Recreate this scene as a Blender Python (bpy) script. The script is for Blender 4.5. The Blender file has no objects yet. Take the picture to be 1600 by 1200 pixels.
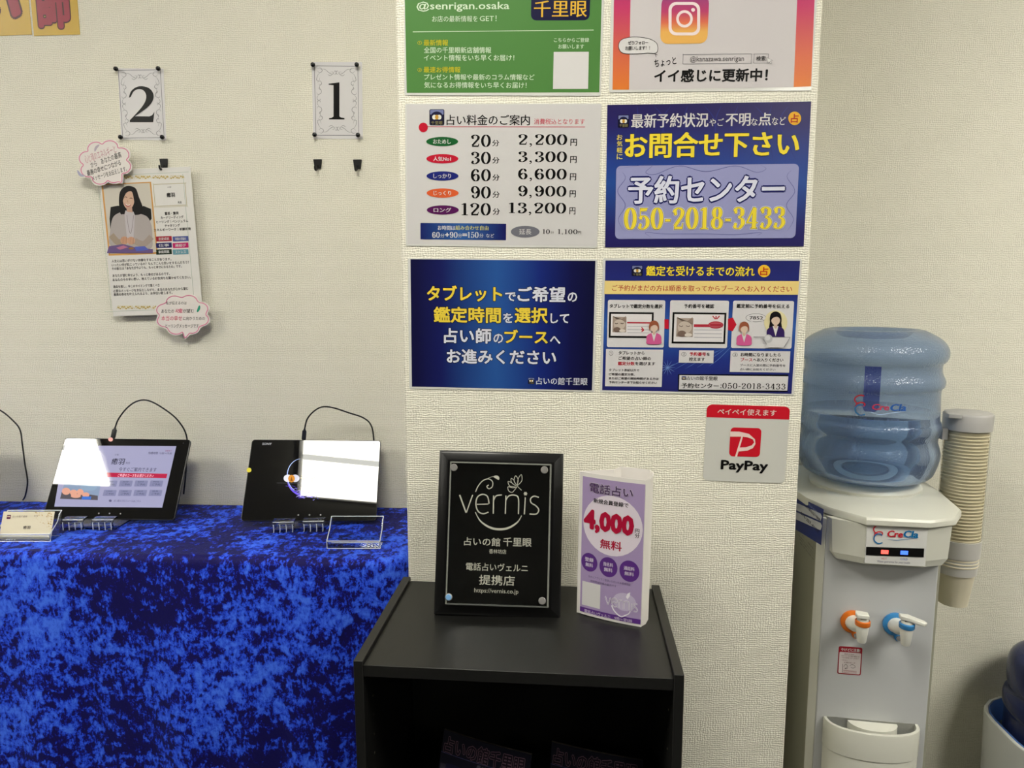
import bpy, math, random
from mathutils import Vector, Matrix
R = math.radians; PI = math.pi; sin = math.sin; cos = math.cos
scene = bpy.context.scene; COL = scene.collection
random.seed(7)
# ------------------------------------------------------------------ camera
F = 1128.3; EYE = Vector((0, 0, 1.361))
yaw, pit, rol = R(3.7745), R(7.6788), R(-.1529)
CF = Vector((-sin(yaw)*cos(pit), cos(yaw)*cos(pit), -sin(pit)))
r0 = Vector((cos(yaw), sin(yaw), 0)); u0 = r0.cross(CF)
CR = r0*cos(rol)+u0*sin(rol); CU = -r0*sin(rol)+u0*cos(rol)
cam = bpy.data.cameras.new('camera'); cam.sensor_width = 36; cam.lens = F/1600*36; cam.clip_start = .02
co = bpy.data.objects.new('camera', cam); COL.objects.link(co); scene.camera = co
co.matrix_world = Matrix(((CR.x, CU.x, -CF.x, 0), (CR.y, CU.y, -CF.y, 0), (CR.z, CU.z, -CF.z, EYE.z), (0, 0, 0, 1)))
# ------------------------------------------------------------------ world and exposure
w = bpy.data.worlds.new('world'); scene.world = w; w.use_nodes = True
w.node_tree.nodes['Background'].inputs[0].default_value = (.80, .86, 1, 1)
w.node_tree.nodes['Background'].inputs[1].default_value = .12
scene.view_settings.view_transform = 'Standard'; scene.view_settings.look = 'None'
scene.view_settings.gamma = 1; scene.view_settings.use_curve_mapping = False
scene.view_settings.exposure = 0.67
LAMP = 15.0            # brightness of the ceiling light diffusers
# ------------------------------------------------------------------ helpers
def ray(px, py): return CR*((px-800)/F)+CU*((600-py)/F)+CF
def at(px, py, Y): d = ray(px, py); return EYE+d*(Y/d.y)
def atz(px, py, Z): d = ray(px, py); return EYE+d*((Z-EYE.z)/d.z)
def lin(c): return tuple(((v/255)/12.92 if v/255 <= .04045 else ((v/255+.055)/1.055)**2.4) for v in c[:3])
MATS = {}
def pm(col, rough=.5, metal=0, spec=.5, trans=0, ior=1.45, emit=0, coat=0, name=None, sheen=0):
    key = (tuple(col), rough, metal, spec, trans, ior, emit, coat, sheen)
    if key in MATS: return MATS[key]
    m = bpy.data.materials.new(name or 'surface'); m.use_nodes = True
    b = m.node_tree.nodes['Principled BSDF']; c = (*lin(col), 1)
    b.inputs['Base Color'].default_value = c; b.inputs['Roughness'].default_value = rough
    b.inputs['Metallic'].default_value = metal; b.inputs['Specular IOR Level'].default_value = spec
    b.inputs['Transmission Weight'].default_value = trans; b.inputs['IOR'].default_value = ior
    b.inputs['Coat Weight'].default_value = coat; b.inputs['Coat Roughness'].default_value = .08
    if emit: b.inputs['Emission Color'].default_value = c; b.inputs['Emission Strength'].default_value = emit
    # fine relief / grain so no surface is perfectly flat
    MATS[key] = m; return m
def ink(col, g=.32): return pm(col, g, spec=.3, name='print')
def nodes(m): return m.node_tree.nodes, m.node_tree.links
def grad(stops, axis, lo, hi, rough=.3):
    m = bpy.data.materials.new('gradient_print'); m.use_nodes = True; N, L = nodes(m)
    t = N.new('ShaderNodeTexCoord'); s = N.new('ShaderNodeSeparateXYZ'); r = N.new('ShaderNodeMapRange'); c = N.new('ShaderNodeValToRGB')
    L.new(t.outputs['Object'], s.inputs[0]); L.new(s.outputs[axis], r.inputs['Value'])
    r.inputs['From Min'].default_value = lo; r.inputs['From Max'].default_value = hi; L.new(r.outputs[0], c.inputs[0])
    e = c.color_ramp.elements
    for i, (p, col) in enumerate(stops):
        k = e[i] if i < 2 else e.new(p)
        k.position = p; k.color = (*lin(col), 1)
    b = N['Principled BSDF']; L.new(c.outputs[0], b.inputs['Base Color']); b.inputs['Roughness'].default_value = rough
    return m
class MB:
    def __init__(s): s.v = []; s.f = []; s.m = []; s.mats = []
    def mi(s, mat):
        if mat not in s.mats: s.mats.append(mat)
        return s.mats.index(mat)
    def add(s, vs, fs, mat):
        o = len(s.v); i = s.mi(mat); s.v += [tuple(v) for v in vs]
        for f in fs: s.f.append(tuple(o+k for k in f)); s.m.append(i)
    def box(s, a, b, mat, bev=0):
        x0, y0, z0 = a; x1, y1, z1 = b
        s.add([(x0,y0,z0),(x1,y0,z0),(x1,y1,z0),(x0,y1,z0),(x0,y0,z1),(x1,y0,z1),(x1,y1,z1),(x0,y1,z1)],
              [(3,2,1,0),(4,5,6,7),(0,1,5,4),(1,2,6,5),(2,3,7,6),(3,0,4,7)], mat)
    def loft(s, rings, mat, cap0=True, cap1=True, closed=True):
        n = len(rings[0]); vs = [p for r_ in rings for p in r_]; fs = []
        for i in range(len(rings)-1):
            for j in range(n if closed else n-1):
                k = (j+1) % n; fs.append((i*n+j, i*n+k, (i+1)*n+k, (i+1)*n+j))
        if cap0: fs.append(tuple(range(n-1, -1, -1)))
        if cap1: fs.append(tuple((len(rings)-1)*n+j for j in range(n)))
        s.add(vs, fs, mat)
    def lathe(s, prof, mat, n=40, c=(0,0,0), cap0=False, cap1=False, ax='z'):
        rings = []
        for r_, z in prof:
            rr = []
            for j in range(n):
                a = 2*PI*j/n; x, y = r_*cos(a), r_*sin(a)
                if ax == 'z': rr.append((c[0]+x, c[1]+y, c[2]+z))
                elif ax == 'y': rr.append((c[0]+x, c[1]+z, c[2]+y))
                else: rr.append((c[0]+z, c[1]+x, c[2]+y))
            rings.append(rr)
        s.loft(rings, mat, cap0, cap1)
    def tube(s, pts, r_, mat, n=8, sub=6, cap=True):
        P = spline([Vector(p) for p in pts], sub) if sub > 1 else [Vector(p) for p in pts]
        up = Vector((.13, .21, .97)).normalized(); rings = []
        for i, p in enumerate(P):
            t = (P[min(i+1, len(P)-1)]-P[max(i-1, 0)]).normalized()
            a = t.cross(up)
            if a.length < .05: a = t.cross(Vector((1, 0, 0)))
            a.normalize(); b = a.cross(t); up = b if i else up
            rr = r_(i/(len(P)-1)) if callable(r_) else r_
            rings.append([p+(a*cos(2*PI*k/n)+b*sin(2*PI*k/n))*rr for k in range(n)])
        s.loft(rings, mat, cap, cap)
    def build(s, name, parent=None, smooth=False, mw=None):
        me = bpy.data.meshes.new(name); me.from_pydata(s.v, [], s.f); me.update()
        for m in s.mats: me.materials.append(m)
        me.polygons.foreach_set('material_index', s.m)
        o = bpy.data.objects.new(name, me); COL.objects.link(o)
        if smooth:
            me.polygons.foreach_set('use_smooth', [True]*len(me.polygons))
            if smooth != 'all': me.set_sharp_from_angle(angle=R(35))
        if parent: o.parent = parent
        if mw: o.matrix_world = mw
        return o
def spline(P, sub=6, closed=False):
    n = len(P); out = []
    for i in range(n if closed else n-1):
        if closed: a, b, c, d = P[(i-1) % n], P[i], P[(i+1) % n], P[(i+2) % n]
        else: a, b, c, d = P[max(i-1, 0)], P[i], P[i+1], P[min(i+2, n-1)]
        for k in range(sub):
            t = k/sub
            out.append(.5*((2*b)+(c-a)*t+(2*a-5*b+4*c-d)*t*t+(3*b-a-3*c+d)*t**3))
    if not closed: out.append(P[-1])
    return out
def bevel(o, wd, seg=2):
    m = o.modifiers.new('bevel', 'BEVEL'); m.width = wd; m.segments = seg; m.limit_method = 'ANGLE'; m.angle_limit = R(40)
    o.data.polygons.foreach_set('use_smooth', [True]*len(o.data.polygons)); o.data.set_sharp_from_angle(angle=R(60))
    m.harden_normals = False; return o
def rrect(x0, y0, x1, y1, r_, n=5):
    out = []
    for cx, cy, a0 in ((x1-r_, y1-r_, 0), (x0+r_, y1-r_, 90), (x0+r_, y0+r_, 180), (x1-r_, y0+r_, 270)):
        for k in range(n+1):
            a = R(a0+90*k/n); out.append((cx+r_*cos(a), cy+r_*sin(a)))
    return out
def tag(o, label=None, cat=None, group=None, kind=None):
    if label: o['label'] = label
    if cat: o['category'] = cat
    if group: o['group'] = group
    if kind: o['kind'] = kind
    return o
def empty(name, loc=(0,0,0), rz=0, mw=None):
    o = bpy.data.objects.new(name, None); COL.objects.link(o); o.empty_display_size = .05
    if mw: o.matrix_world = mw
    else: o.location = loc; o.rotation_euler = (0, 0, rz)
    return o
class Plane:
    """a flat face in the room: origin, right, up; n points out of the face"""
    def __init__(s, O, ex, ey):
        s.O = Vector(O); s.ex = Vector(ex).normalized(); ey = Vector(ey); s.ey = (ey-s.ex*ey.dot(s.ex)).normalized(); s.n = s.ex.cross(s.ey)
    def loc(s, px, py):
        d = ray(px, py); P = EYE+d*((s.O-EYE).dot(s.n)/d.dot(s.n))-s.O
        return Vector((P.dot(s.ex), P.dot(s.ey)))
    def mat(s):
        return Matrix(((s.ex.x, s.ey.x, s.n.x, s.O.x), (s.ex.y, s.ey.y, s.n.y, s.O.y), (s.ex.z, s.ey.z, s.n.z, s.O.z), (0,0,0,1)))
def wallrect(c, Y):
    """best rectangle on the wall at depth Y through four measured corners TL TR BR BL -> Plane at its centre, w, h"""
    p = [at(x, y, Y) for x, y in c]; O = (p[0]+p[1]+p[2]+p[3])/4
    ex = ((p[1]-p[0])+(p[2]-p[3])).normalized()
    return Plane(O, ex, (0, 0, 1)), ((p[1]-p[0]).length+(p[2]-p[3]).length)/2, ((p[0]-p[3]).length+(p[1]-p[2]).length)/2
# ---- lettering from the built-in font
TC = {}; font_job = bpy.data.curves.new('glyphs', 'FONT'); font_job.resolution_u = 2; font_job.fill_mode = 'FRONT'; font_job.size = 1
font_obj = bpy.data.objects.new('glyphs', font_job); COL.objects.link(font_obj)
def raw(s, off=0):
    k = (s, off)
    if k not in TC:
        font_job.body = s; font_job.offset = off; bpy.context.view_layer.update()
        ev = font_obj.evaluated_get(bpy.context.evaluated_depsgraph_get()); m = ev.to_mesh()
        TC[k] = ([(v.co.x, v.co.y) for v in m.vertices], [tuple(p.vertices) for p in m.polygons]); ev.to_mesh_clear()
    return TC[k]
DZ = .00016
# ---- strokes and heavy serif numerals drawn as shapes
def stroke2(pts, th, tn=None, closed=False, sub=7, taper=False):
    """ribbon along a spline; th = width where it runs vertically, tn = where it runs horizontally"""
    tn = th if tn is None else tn
    P = spline([Vector(p) for p in pts], sub, closed) if len(pts) > 2 else [Vector(p) for p in pts]
    n = len(P); L_, R_ = [], []
    for i, p in enumerate(P):
        t = (P[(i+1) % n]-P[(i-1) % n]) if closed else (P[min(i+1, n-1)]-P[max(i-1, 0)])
        if t.length < 1e-9: t = Vector((1, 0))
        t.normalize(); wd = (tn+(th-tn)*abs(t.y)**1.6)/2
        if taper: wd *= max(.12, sin(PI*i/(n-1))**.7)
        nn = Vector((-t.y, t.x)); L_.append(p+nn*wd); R_.append(p-nn*wd)
    vs = L_+R_; fs = []
    for i in range(n if closed else n-1):
        k = (i+1) % n; fs.append((i, i+n, k+n, k))
    return vs, fs
def disc(cx, cy, rx, ry=None, n=20):
    ry = rx if ry is None else ry
    return [Vector((cx+rx*cos(2*PI*k/n), cy+ry*sin(2*PI*k/n))) for k in range(n)], [tuple(range(n))]
def poly(p): return [Vector(q) for q in p], [tuple(range(len(p)))]
def numeral(ch, th=.17, tn=.045, g=0):
    """heavy serif figure, height 1; g grows it for an outline; returns shapes, advance"""
    th += 2*g; tn += 2*g; S = []
    def st(p, c=False): S.append(stroke2(p, th, tn, c))
    def rc(x0, y0, x1, y1): S.append(poly([(x0-g, y0-g), (x1+g, y0-g), (x1+g, y1+g), (x0-g, y1+g)]))
    def ball(x, y, r_=.075): S.append(disc(x, y, r_+g))
    if ch == '0':
        st([(.33+.235*cos(a), .5+.475*sin(a)) for a in [2*PI*k/14 for k in range(14)]], True); return S, .66
    if ch == '1':
        st([(.27, 0), (.27, .5), (.27, .99)]); rc(.08, 0, .46, .045)
        S.append(poly([(.06-g, .86-g), (.27, .88-g), (.27+th/2-.005, .99+g), (.2, .97+g), (.06-g, .9+g)])); return S, .54
    if ch == '2':
        ball(.15, .72); st([(.1, .76), (.15, .9), (.32, .975), (.5, .86), (.5, .66), (.34, .42), (.12, .12)])
        rc(.1, 0, .52, .11); S.append(poly([(.4, .1), (.53+g, -g), (.57+g, .27+g), (.53-g, .27+g), (.49-g, .12)])); return S, .64
    if ch == '3':
        ball(.15, .78); st([(.1, .8), (.17, .93), (.32, .975), (.48, .86), (.46, .64), (.28, .535)])
        st([(.28, .53), (.48, .44), (.53, .24), (.36, .03), (.18, .04), (.09, .17)]); ball(.15, .2); return S, .64
    if ch == '4':
        S.append(poly([(.36-g, .99+g), (.46+g, .99+g), (.1+g, .29), (.02-g, .26-g), (.02-g, .31)])); rc(.03, .25, .6, .3)
        st([(.42, 0), (.42, .5), (.42, .96)]); rc(.26, 0, .58, .045); return S, .65
    if ch == '5':
        rc(.12, .5, .155, .97); S.append(poly([(.12-g, .99+g), (.12-g, .84-g), (.46, .86-g), (.52+g, .99+g)]))
        st([(.13, .48), (.22, .6), (.38, .6), (.53, .42), (.51, .18), (.34, .025), (.17, .04), (.09, .16)]); ball(.15, .2); return S, .64
    if ch in '69':
        a = stroke2([(.5, .84), (.4, .96), (.27, .95), (.13, .72), (.12, .3), (.28, .03), (.46, .06), (.54, .3), (.46, .52), (.3, .56), (.16, .4)], th, tn)
        b = disc(.49, .8, .075+g); S = [a, b]
        if ch == '9': S = [([Vector((.66-v[0], 1-v[1])) for v in vs], fs) for vs, fs in S]
        return S, .66
    if ch == '7':
        S.append(poly([(.06-g, .99+g), (.06-g, .72-g), (.1+g, .72-g), (.16, .86-g), (.56+g, .86), (.56+g, .99+g)]))
        S.append(poly([(.56+g, .95), (.4, .9), (.2-g, -g), (.38+g, -g), (.42+g, .4)])); return S, .6
    if ch == '8':
        for cy, rx, ry in ((.745, .17, .23), (.265, .215, .245)):
            st([(.33+rx*cos(a), cy+ry*sin(a)) for a in [2*PI*k/12 for k in range(12)]], True)
        return S, .66
    if ch == ',': ball(.12, .07, .07); S.append(stroke2([(.16, .08), (.17, -.06), (.07, -.18)], .05+2*g)); return S, .3
    if ch == '.': ball(.12, .07, .07); return S, .26
    if ch == '-': rc(.05, .36, .33, .47); return S, .38
    return S, .35
def numrow(s, sp=.04, **k):
    out = []; x = 0
    for ch in s:
        S, a = numeral(ch, **k)
        out += [([Vector((v[0]+x, v[1])) for v in vs], fs) for vs, fs in S]; x += a+sp
    return out
class Print:
    """things printed on a flat face; coordinates are read off in the frame of one enlarged view (ox, oy, scale)"""
    def __init__(s, plane, root, ox=0, oy=0, sc=1, z0=0, bend=None):
        s.p = plane; s.root = root; s.o = (ox, oy, sc); s.parts = {}; s.n = 0; s.z0 = z0; s.bend = bend; s.auto = 0
    def L(s, x, y): ox, oy, sc = s.o; return s.p.loc(ox+x/sc, oy+y/sc)
    def put(s, shapes, mat, layer, part):
        b = s.parts.setdefault(part, MB()); s.auto += 1; z = s.z0+DZ*layer+2e-6*(s.auto % 40)
        for vs, fs in shapes:
            V = [(v[0], v[1], z) for v in vs]
            if s.bend: V = [s.bend(v) for v in V]
            b.add(V, fs, mat)
    def px(s, shape): return [s.L(*v) for v in shape[0]], shape[1]
    def rect(s, x0, y0, x1, y1, mat, layer=1, part='panel', r=0):
        a = [s.L(x0, y0), s.L(x1, y0), s.L(x1, y1), s.L(x0, y1)]
        X0 = (a[0].x+a[3].x)/2; X1 = (a[1].x+a[2].x)/2; Y1 = (a[0].y+a[1].y)/2; Y0 = (a[2].y+a[3].y)/2
        if r: r = abs(X1-X0)*r/abs(x1-x0); s.put([poly(rrect(X0, Y0, X1, Y1, r))], mat, layer, part)
        else: s.put([poly([(X0, Y0), (X1, Y0), (X1, Y1), (X0, Y1)])], mat, layer, part)
    def frame(s, x0, y0, x1, y1, wd, mat, layer=1, part='border'):
        for q in ((x0, y0, x1, y0+wd), (x0, y1-wd, x1, y1), (x0, y0, x0+wd, y1), (x1-wd, y0, x1, y1)): s.rect(*q, mat, layer, part)
    def shape(s, sh, mat, layer=1, part='panel'): s.put([s.px(sh)], mat, layer, part)
    def poly(s, p, mat, layer=1, part='panel'): s.shape(poly(p), mat, layer, part)
    def ell(s, cx, cy, rx, ry, mat, layer=1, part='badge', n=28): s.shape(disc(cx, cy, rx, ry, n), mat, layer, part)
    def line(s, pts, wd, mat, layer=1, part='line', closed=False, wh=None, taper=False): s.shape(stroke2(pts, wd, wh, closed, taper=taper), mat, layer, part)
    def fit(s, V, x0, y0, x1, y1, rot=0, pad=0, h=0):
        a = [s.L(x0, y0), s.L(x1, y0), s.L(x1, y1), s.L(x0, y1)]; c = (a[0]+a[1]+a[2]+a[3])/4
        W = ((a[1]-a[0]).length+(a[2]-a[3]).length)/2; H = ((a[0]-a[3]).length+(a[1]-a[2]).length)/2
        if h: W = a[1].x-a[0].x; cy_ = (y0+y1)/2; H = (s.L((x0+x1)/2, cy_-h/2)-s.L((x0+x1)/2, cy_+h/2)).length
        bx = [v[0] for v in V]; by = [v[1] for v in V]; mx, Mx, my, My = min(bx)-pad, max(bx)+pad, min(by)-pad, max(by)+pad
        sx = W/(Mx-mx); sy = H/(My-my); cr, sr = cos(rot), sin(rot)
        def T(v):
            x = (v[0]-(mx+Mx)/2)*sx; y = (v[1]-(my+My)/2)*sy
            return Vector((c.x+x*cr-y*sr, c.y+x*sr+y*cr))
        return T
    def text(s, st, x0, y0, x1, y1, mat, bold=0, layer=3, mc=0, ol=None, rot=0, part=None, skew=0, h=0):
        V, Fc = raw(st); bold = max(bold, 0); m8 = 16 if bold > .03 else 8; heavy = lambda r_: [(0, 0)]+([(r_*cos(2*PI*k/m8), r_*sin(2*PI*k/m8)) for k in range(m8)] if r_ > .004 else [])
        T0 = s.fit(V, x0, y0, x1, y1, rot, bold+mc*.5, h)
        T = (lambda v: T0((v[0]+skew*v[1], v[1]))) if skew else T0
        if part is None: s.n += 1; part = 'lettering#%d' % s.n
        if ol:
            for qx, qy in heavy(bold+ol[1])[1:]: s.put([([T((v[0]+qx*1.15, v[1]+qy*1.15)) for v in V], Fc)], ol[0], layer-1, part)
        for dx in ((-mc, mc) if mc else (0,)):
            for qx, qy in heavy(bold): s.put([([T((v[0]+dx+qx, v[1]+qy)) for v in V], Fc)], mat, layer, part)
    def num(s, st, x0, y0, x1, y1, mat, layer=3, ol=None, part=None, sp=.04, rot=0, **k):
        sh = numrow(st, sp, **k); V = [v for vs, _ in sh for v in vs]; T = s.fit(V, x0, y0, x1, y1, rot)
        if part is None: s.n += 1; part = 'lettering#%d' % s.n
        if ol:
            for i, (m, g) in enumerate(ol):
                for vs, fs in numrow(st, sp, g=g, **k): s.put([([T(v) for v in vs], fs)], m, layer-1-i, part)
        for vs, fs in sh: s.put([([T(v) for v in vs], fs)], mat, layer, part)
    def done(s):
        for k, b in s.parts.items():
            if b.v:
                o = b.build(k.split('#')[0], s.root)
                if k in ('gold_flourish', 'gold_pattern', 'sparks', 'scrollwork', 'background_streak', 'spark_mark'): o['kind'] = 'stuff'
WH = ink((214, 212, 212)); BK = ink((12, 11, 12)); RED = ink((190, 28, 48)); YE = ink((236, 214, 60)); NAVY = ink((30, 34, 96)); GR = ink((120, 120, 125))
def sheet(name, label, cat, corners, Y, mat, thick=.0006, gap=.0003, rad=0, group=None, rim=None):
    pl, W, H = wallrect(corners, Y-gap-thick)
    root = empty(name, mw=pl.mat()); tag(root, label, cat, group)
    b = MB(); ring = rrect(-W/2, -H/2, W/2, H/2, rad) if rad else [(W/2, H/2), (-W/2, H/2), (-W/2, -H/2), (W/2, -H/2)]
    b.loft([[(x, y, -thick) for x, y in ring], [(x, y, 0) for x, y in ring]], mat); b.build('sheet', root)
    return pl, root, W, H
# ------------------------------------------------------------------ setting
PW = 1.132; LW = 1.50; RW = 1.58; XL, XR = -.248, .376; TZ = .885; SZ = .881
def wallpaper():
    m = bpy.data.materials.new('woven_wallpaper'); m.use_nodes = True; N, L = nodes(m)
    def mth(op, a, b=None, v=None):
        n = N.new('ShaderNodeMath'); n.operation = op
        for i, q in enumerate((a, b)):
            if q is None: continue
            if isinstance(q, (int, float)): n.inputs[i].default_value = q
            else: L.new(q, n.inputs[i])
        return n.outputs[0]
    def noise(sc, det=2, vec=None):
        n = N.new('ShaderNodeTexNoise'); n.inputs['Scale'].default_value = sc; n.inputs['Detail'].default_value = det
        L.new(vec or g.outputs['Position'], n.inputs['Vector']); return n.outputs[0]
    g = N.new('ShaderNodeNewGeometry'); s = N.new('ShaderNodeSeparateXYZ'); L.new(g.outputs['Position'], s.inputs[0])
    xy = mth('ADD', s.outputs[0], s.outputs[1])
    n1 = noise(130, 2); n2 = noise(34, 3); n3 = noise(420, 1)
    rows = mth('SINE', mth('ADD', mth('MULTIPLY', s.outputs[2], 2*PI/.0036), mth('MULTIPLY', n1, 9)))
    cols = mth('SINE', mth('ADD', mth('MULTIPLY', xy, 2*PI/.0041), mth('MULTIPLY', n1, 11)))
    mix = N.new('ShaderNodeMapRange'); mix.inputs['From Min'].default_value = .42; mix.inputs['From Max'].default_value = .62; L.new(n2, mix.inputs['Value'])
    h = mth('ADD', rows, mth('MULTIPLY', cols, mth('ADD', mth('MULTIPLY', mix.outputs[0], .8), .25)))
    h = mth('ADD', h, mth('MULTIPLY', n3, 1.6))
    bm = N.new('ShaderNodeBump'); bm.inputs['Strength'].default_value = .55; bm.inputs['Distance'].default_value = .00035
    L.new(h, bm.inputs['Height']); b = N['Principled BSDF']; L.new(bm.outputs[0], b.inputs['Normal'])
    c = N.new('ShaderNodeValToRGB'); L.new(h, c.inputs[0]); c.color_ramp.elements[0].color = (*lin((224, 221, 206)), 1); c.color_ramp.elements[1].color = (*lin((239, 236, 222)), 1)
    c.color_ramp.elements[0].position = -1 if False else 0; L.new(c.outputs[0], b.inputs['Base Color'])
    b.inputs['Roughness'].default_value = .75; b.inputs['Specular IOR Level'].default_value = .25
    return m
WP = wallpaper(); CZ = 2.5; X0, X1, Y0 = -4.2, 3.4, -4.5
def struct(name, a, b, mat):
    m = MB(); m.box(a, b, mat); return tag(m.build(name), kind='structure')
FLOOR = bpy.data.materials.new('carpet_tile'); FLOOR.use_nodes = True
_N, _L = nodes(FLOOR); _n = _N.new('ShaderNodeTexNoise'); _n.inputs['Scale'].default_value = 300; _c = _N.new('ShaderNodeValToRGB'); _L.new(_n.outputs[0], _c.inputs[0])
_c.color_ramp.elements[0].color = (.03, .03, .034, 1); _c.color_ramp.elements[1].color = (.09, .09, .09, 1); _L.new(_c.outputs[0], _N['Principled BSDF'].inputs['Base Color']); _N['Principled BSDF'].inputs['Roughness'].default_value = .95
CEIL = pm((205, 203, 194), .8, name='ceiling_board'); SIDE = pm((176, 172, 158), .8, name='side_wall_paint'); BACK = pm((70, 68, 64), .6, name='far_wall_paint')
struct('floor', (X0, Y0, -.05), (X1, RW+.05, 0), FLOOR)
struct('ceiling', (X0, Y0, CZ), (X1, RW+.05, CZ+.05), CEIL)
struct('wall_left', (X0, LW, 0), (XL, RW+.05, CZ), WP)
o_ = struct('wall_center', (XL, PW, 0), (XR, RW+.05, CZ), WP); bevel(o_, .003, 3)
struct('wall_right', (XR, RW, 0), (X1, RW+.05, CZ), WP)
struct('wall_west', (X0-.05, Y0, 0), (X0, RW+.05, CZ), SIDE)
struct('wall_east', (X1, Y0, 0), (X1+.05, RW+.05, CZ), SIDE)
struct('wall_back', (X0, Y0-.05, 0), (X1, Y0, CZ), BACK)
# ------------------------------------------------------------------ ceiling lights (some mirrored in the tablets, rear pair added as fill)
GLOW = pm((255, 251, 238), emit=LAMP, name='light_diffuser')
HOUS = pm((232, 232, 228), .4, name='light_housing'); DIM = pm((250, 250, 240), emit=LAMP*.42, name='center_bar_glow')  # center bar is no lamp; its weak glow stands for scattered diffuser light
def ceiling_light(x0, x1, y0, y1, label):
    t = empty('ceiling_light', ((x0+x1)/2, (y0+y1)/2, CZ)); tag(t, label, 'ceiling light', 'ceiling lights')
    w_, d = (x1-x0)/2, (y1-y0)/2
    b = MB(); b.box((-w_-.02, -d-.02, -.012), (w_+.02, d+.02, 0), HOUS); b.build('housing', t)
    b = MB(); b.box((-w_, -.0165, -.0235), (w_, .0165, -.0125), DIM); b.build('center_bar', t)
    for s in (-1, 1):
        b = MB(); a, c = sorted((s*.018, s*d)); b.box((-w_, a, -.024), (w_, c, -.0125), GLOW); b.build('diffuser', t)
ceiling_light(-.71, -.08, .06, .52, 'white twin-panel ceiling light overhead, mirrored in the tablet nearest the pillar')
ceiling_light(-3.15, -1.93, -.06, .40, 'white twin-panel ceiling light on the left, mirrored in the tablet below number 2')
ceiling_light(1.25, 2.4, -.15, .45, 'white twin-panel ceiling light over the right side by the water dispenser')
ceiling_light(-3.2, -2.4, -2.2, -1.74, 'added white fill light panel behind the viewer, left one')  # unseen panel added as frontal fill for the walls
ceiling_light(1.2, 1.8, -2.2, -1.74, 'added white fill light panel behind the viewer, right one')  # second unseen panel added for the same fill
# ------------------------------------------------------------------ shelf unit
WOOD = bpy.data.materials.new('black_woodgrain_laminate'); WOOD.use_nodes = True; N, L = nodes(WOOD)
t = N.new('ShaderNodeTexCoord'); mp = N.new('ShaderNodeMapping'); mp.inputs['Scale'].default_value = (60, 6, 60); n = N.new('ShaderNodeTexNoise'); n.inputs['Scale'].default_value = 4; n.inputs['Detail'].default_value = 6
L.new(t.outputs['Object'], mp.inputs[0]); L.new(mp.outputs[0], n.inputs[0]); c = N.new('ShaderNodeValToRGB'); L.new(n.outputs[0], c.inputs[0])
c.color_ramp.elements[0].color = (.002, .002, .002, 1); c.color_ramp.elements[1].color = (.007, .007, .006, 1)
b = N['Principled BSDF']; L.new(c.outputs[0], b.inputs['Base Color']); b.inputs['Roughness'].default_value = .42; b.inputs['Specular IOR Level'].default_value = .6
bm = N.new('ShaderNodeBump'); bm.inputs['Strength'].default_value = .15; bm.inputs['Distance'].default_value = .0004; L.new(n.outputs[0], bm.inputs['Height']); L.new(bm.outputs[0], b.inputs['Normal'])
SHX, SHY, SHR = -.0495, .9845, R(-1.3); SW, SD = .417, .272
sh = empty('shelf_unit', (SHX, SHY, 0), SHR); tag(sh, 'black wooden open-front shelf unit standing against the pillar', 'shelf')
T_ = .0125
for s in (-1, 1):
    b = MB(); a, c = sorted((s*SW/2, s*(SW/2-T_))); b.box((a, -SD/2, 0), (c, SD/2, SZ+.006), WOOD); o = b.build('side_panel', sh); bevel(o, .0008)
    hb = MB()
    for k in range(9):
        for yy in (-.09, .07): hb.lathe([(.002, 0), (.002, .0006), (.0001, .0006)], pm((70, 70, 68), .3, metal=1), 8, (0, 0, 0), ax='x')
        for yy in (-.095, .07):
            hb.lathe([(.0024, 0), (.0018, .0006), (.0001, .0007)] if s < 0 else [(.0024, 0), (.0018, -.0006), (.0001, -.0007)], pm((96, 92, 84), .35, metal=1), 8, (s*(SW/2-T_), yy, .62+k*.028), ax='x')
    hb.build('shelf_pin_hole', o, True)['kind'] = 'stuff'
for nm, z0, z1, y0 in (('top_panel', SZ-.016, SZ, -SD/2+.0015), ('shelf_board', .575, .59, -.115), ('shelf_board', .29, .305, -.115), ('bottom_panel', .03, .045, -SD/2+.002)):
    b = MB(); b.box((-SW/2+T_, y0, z0), (SW/2-T_, SD/2-.004, z1), WOOD); bevel(b.build(nm, sh), .0007)
b = MB(); b.box((-SW/2+T_, SD/2-.004, .03), (SW/2-T_, SD/2-.0005, SZ-.001), WOOD); b.build('back_panel', sh)
b = MB(); b.box((-SW/2+T_, -SD/2+.012, 0), (SW/2-T_, -SD/2+.022, .03), WOOD); b.build('plinth', sh)
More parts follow.
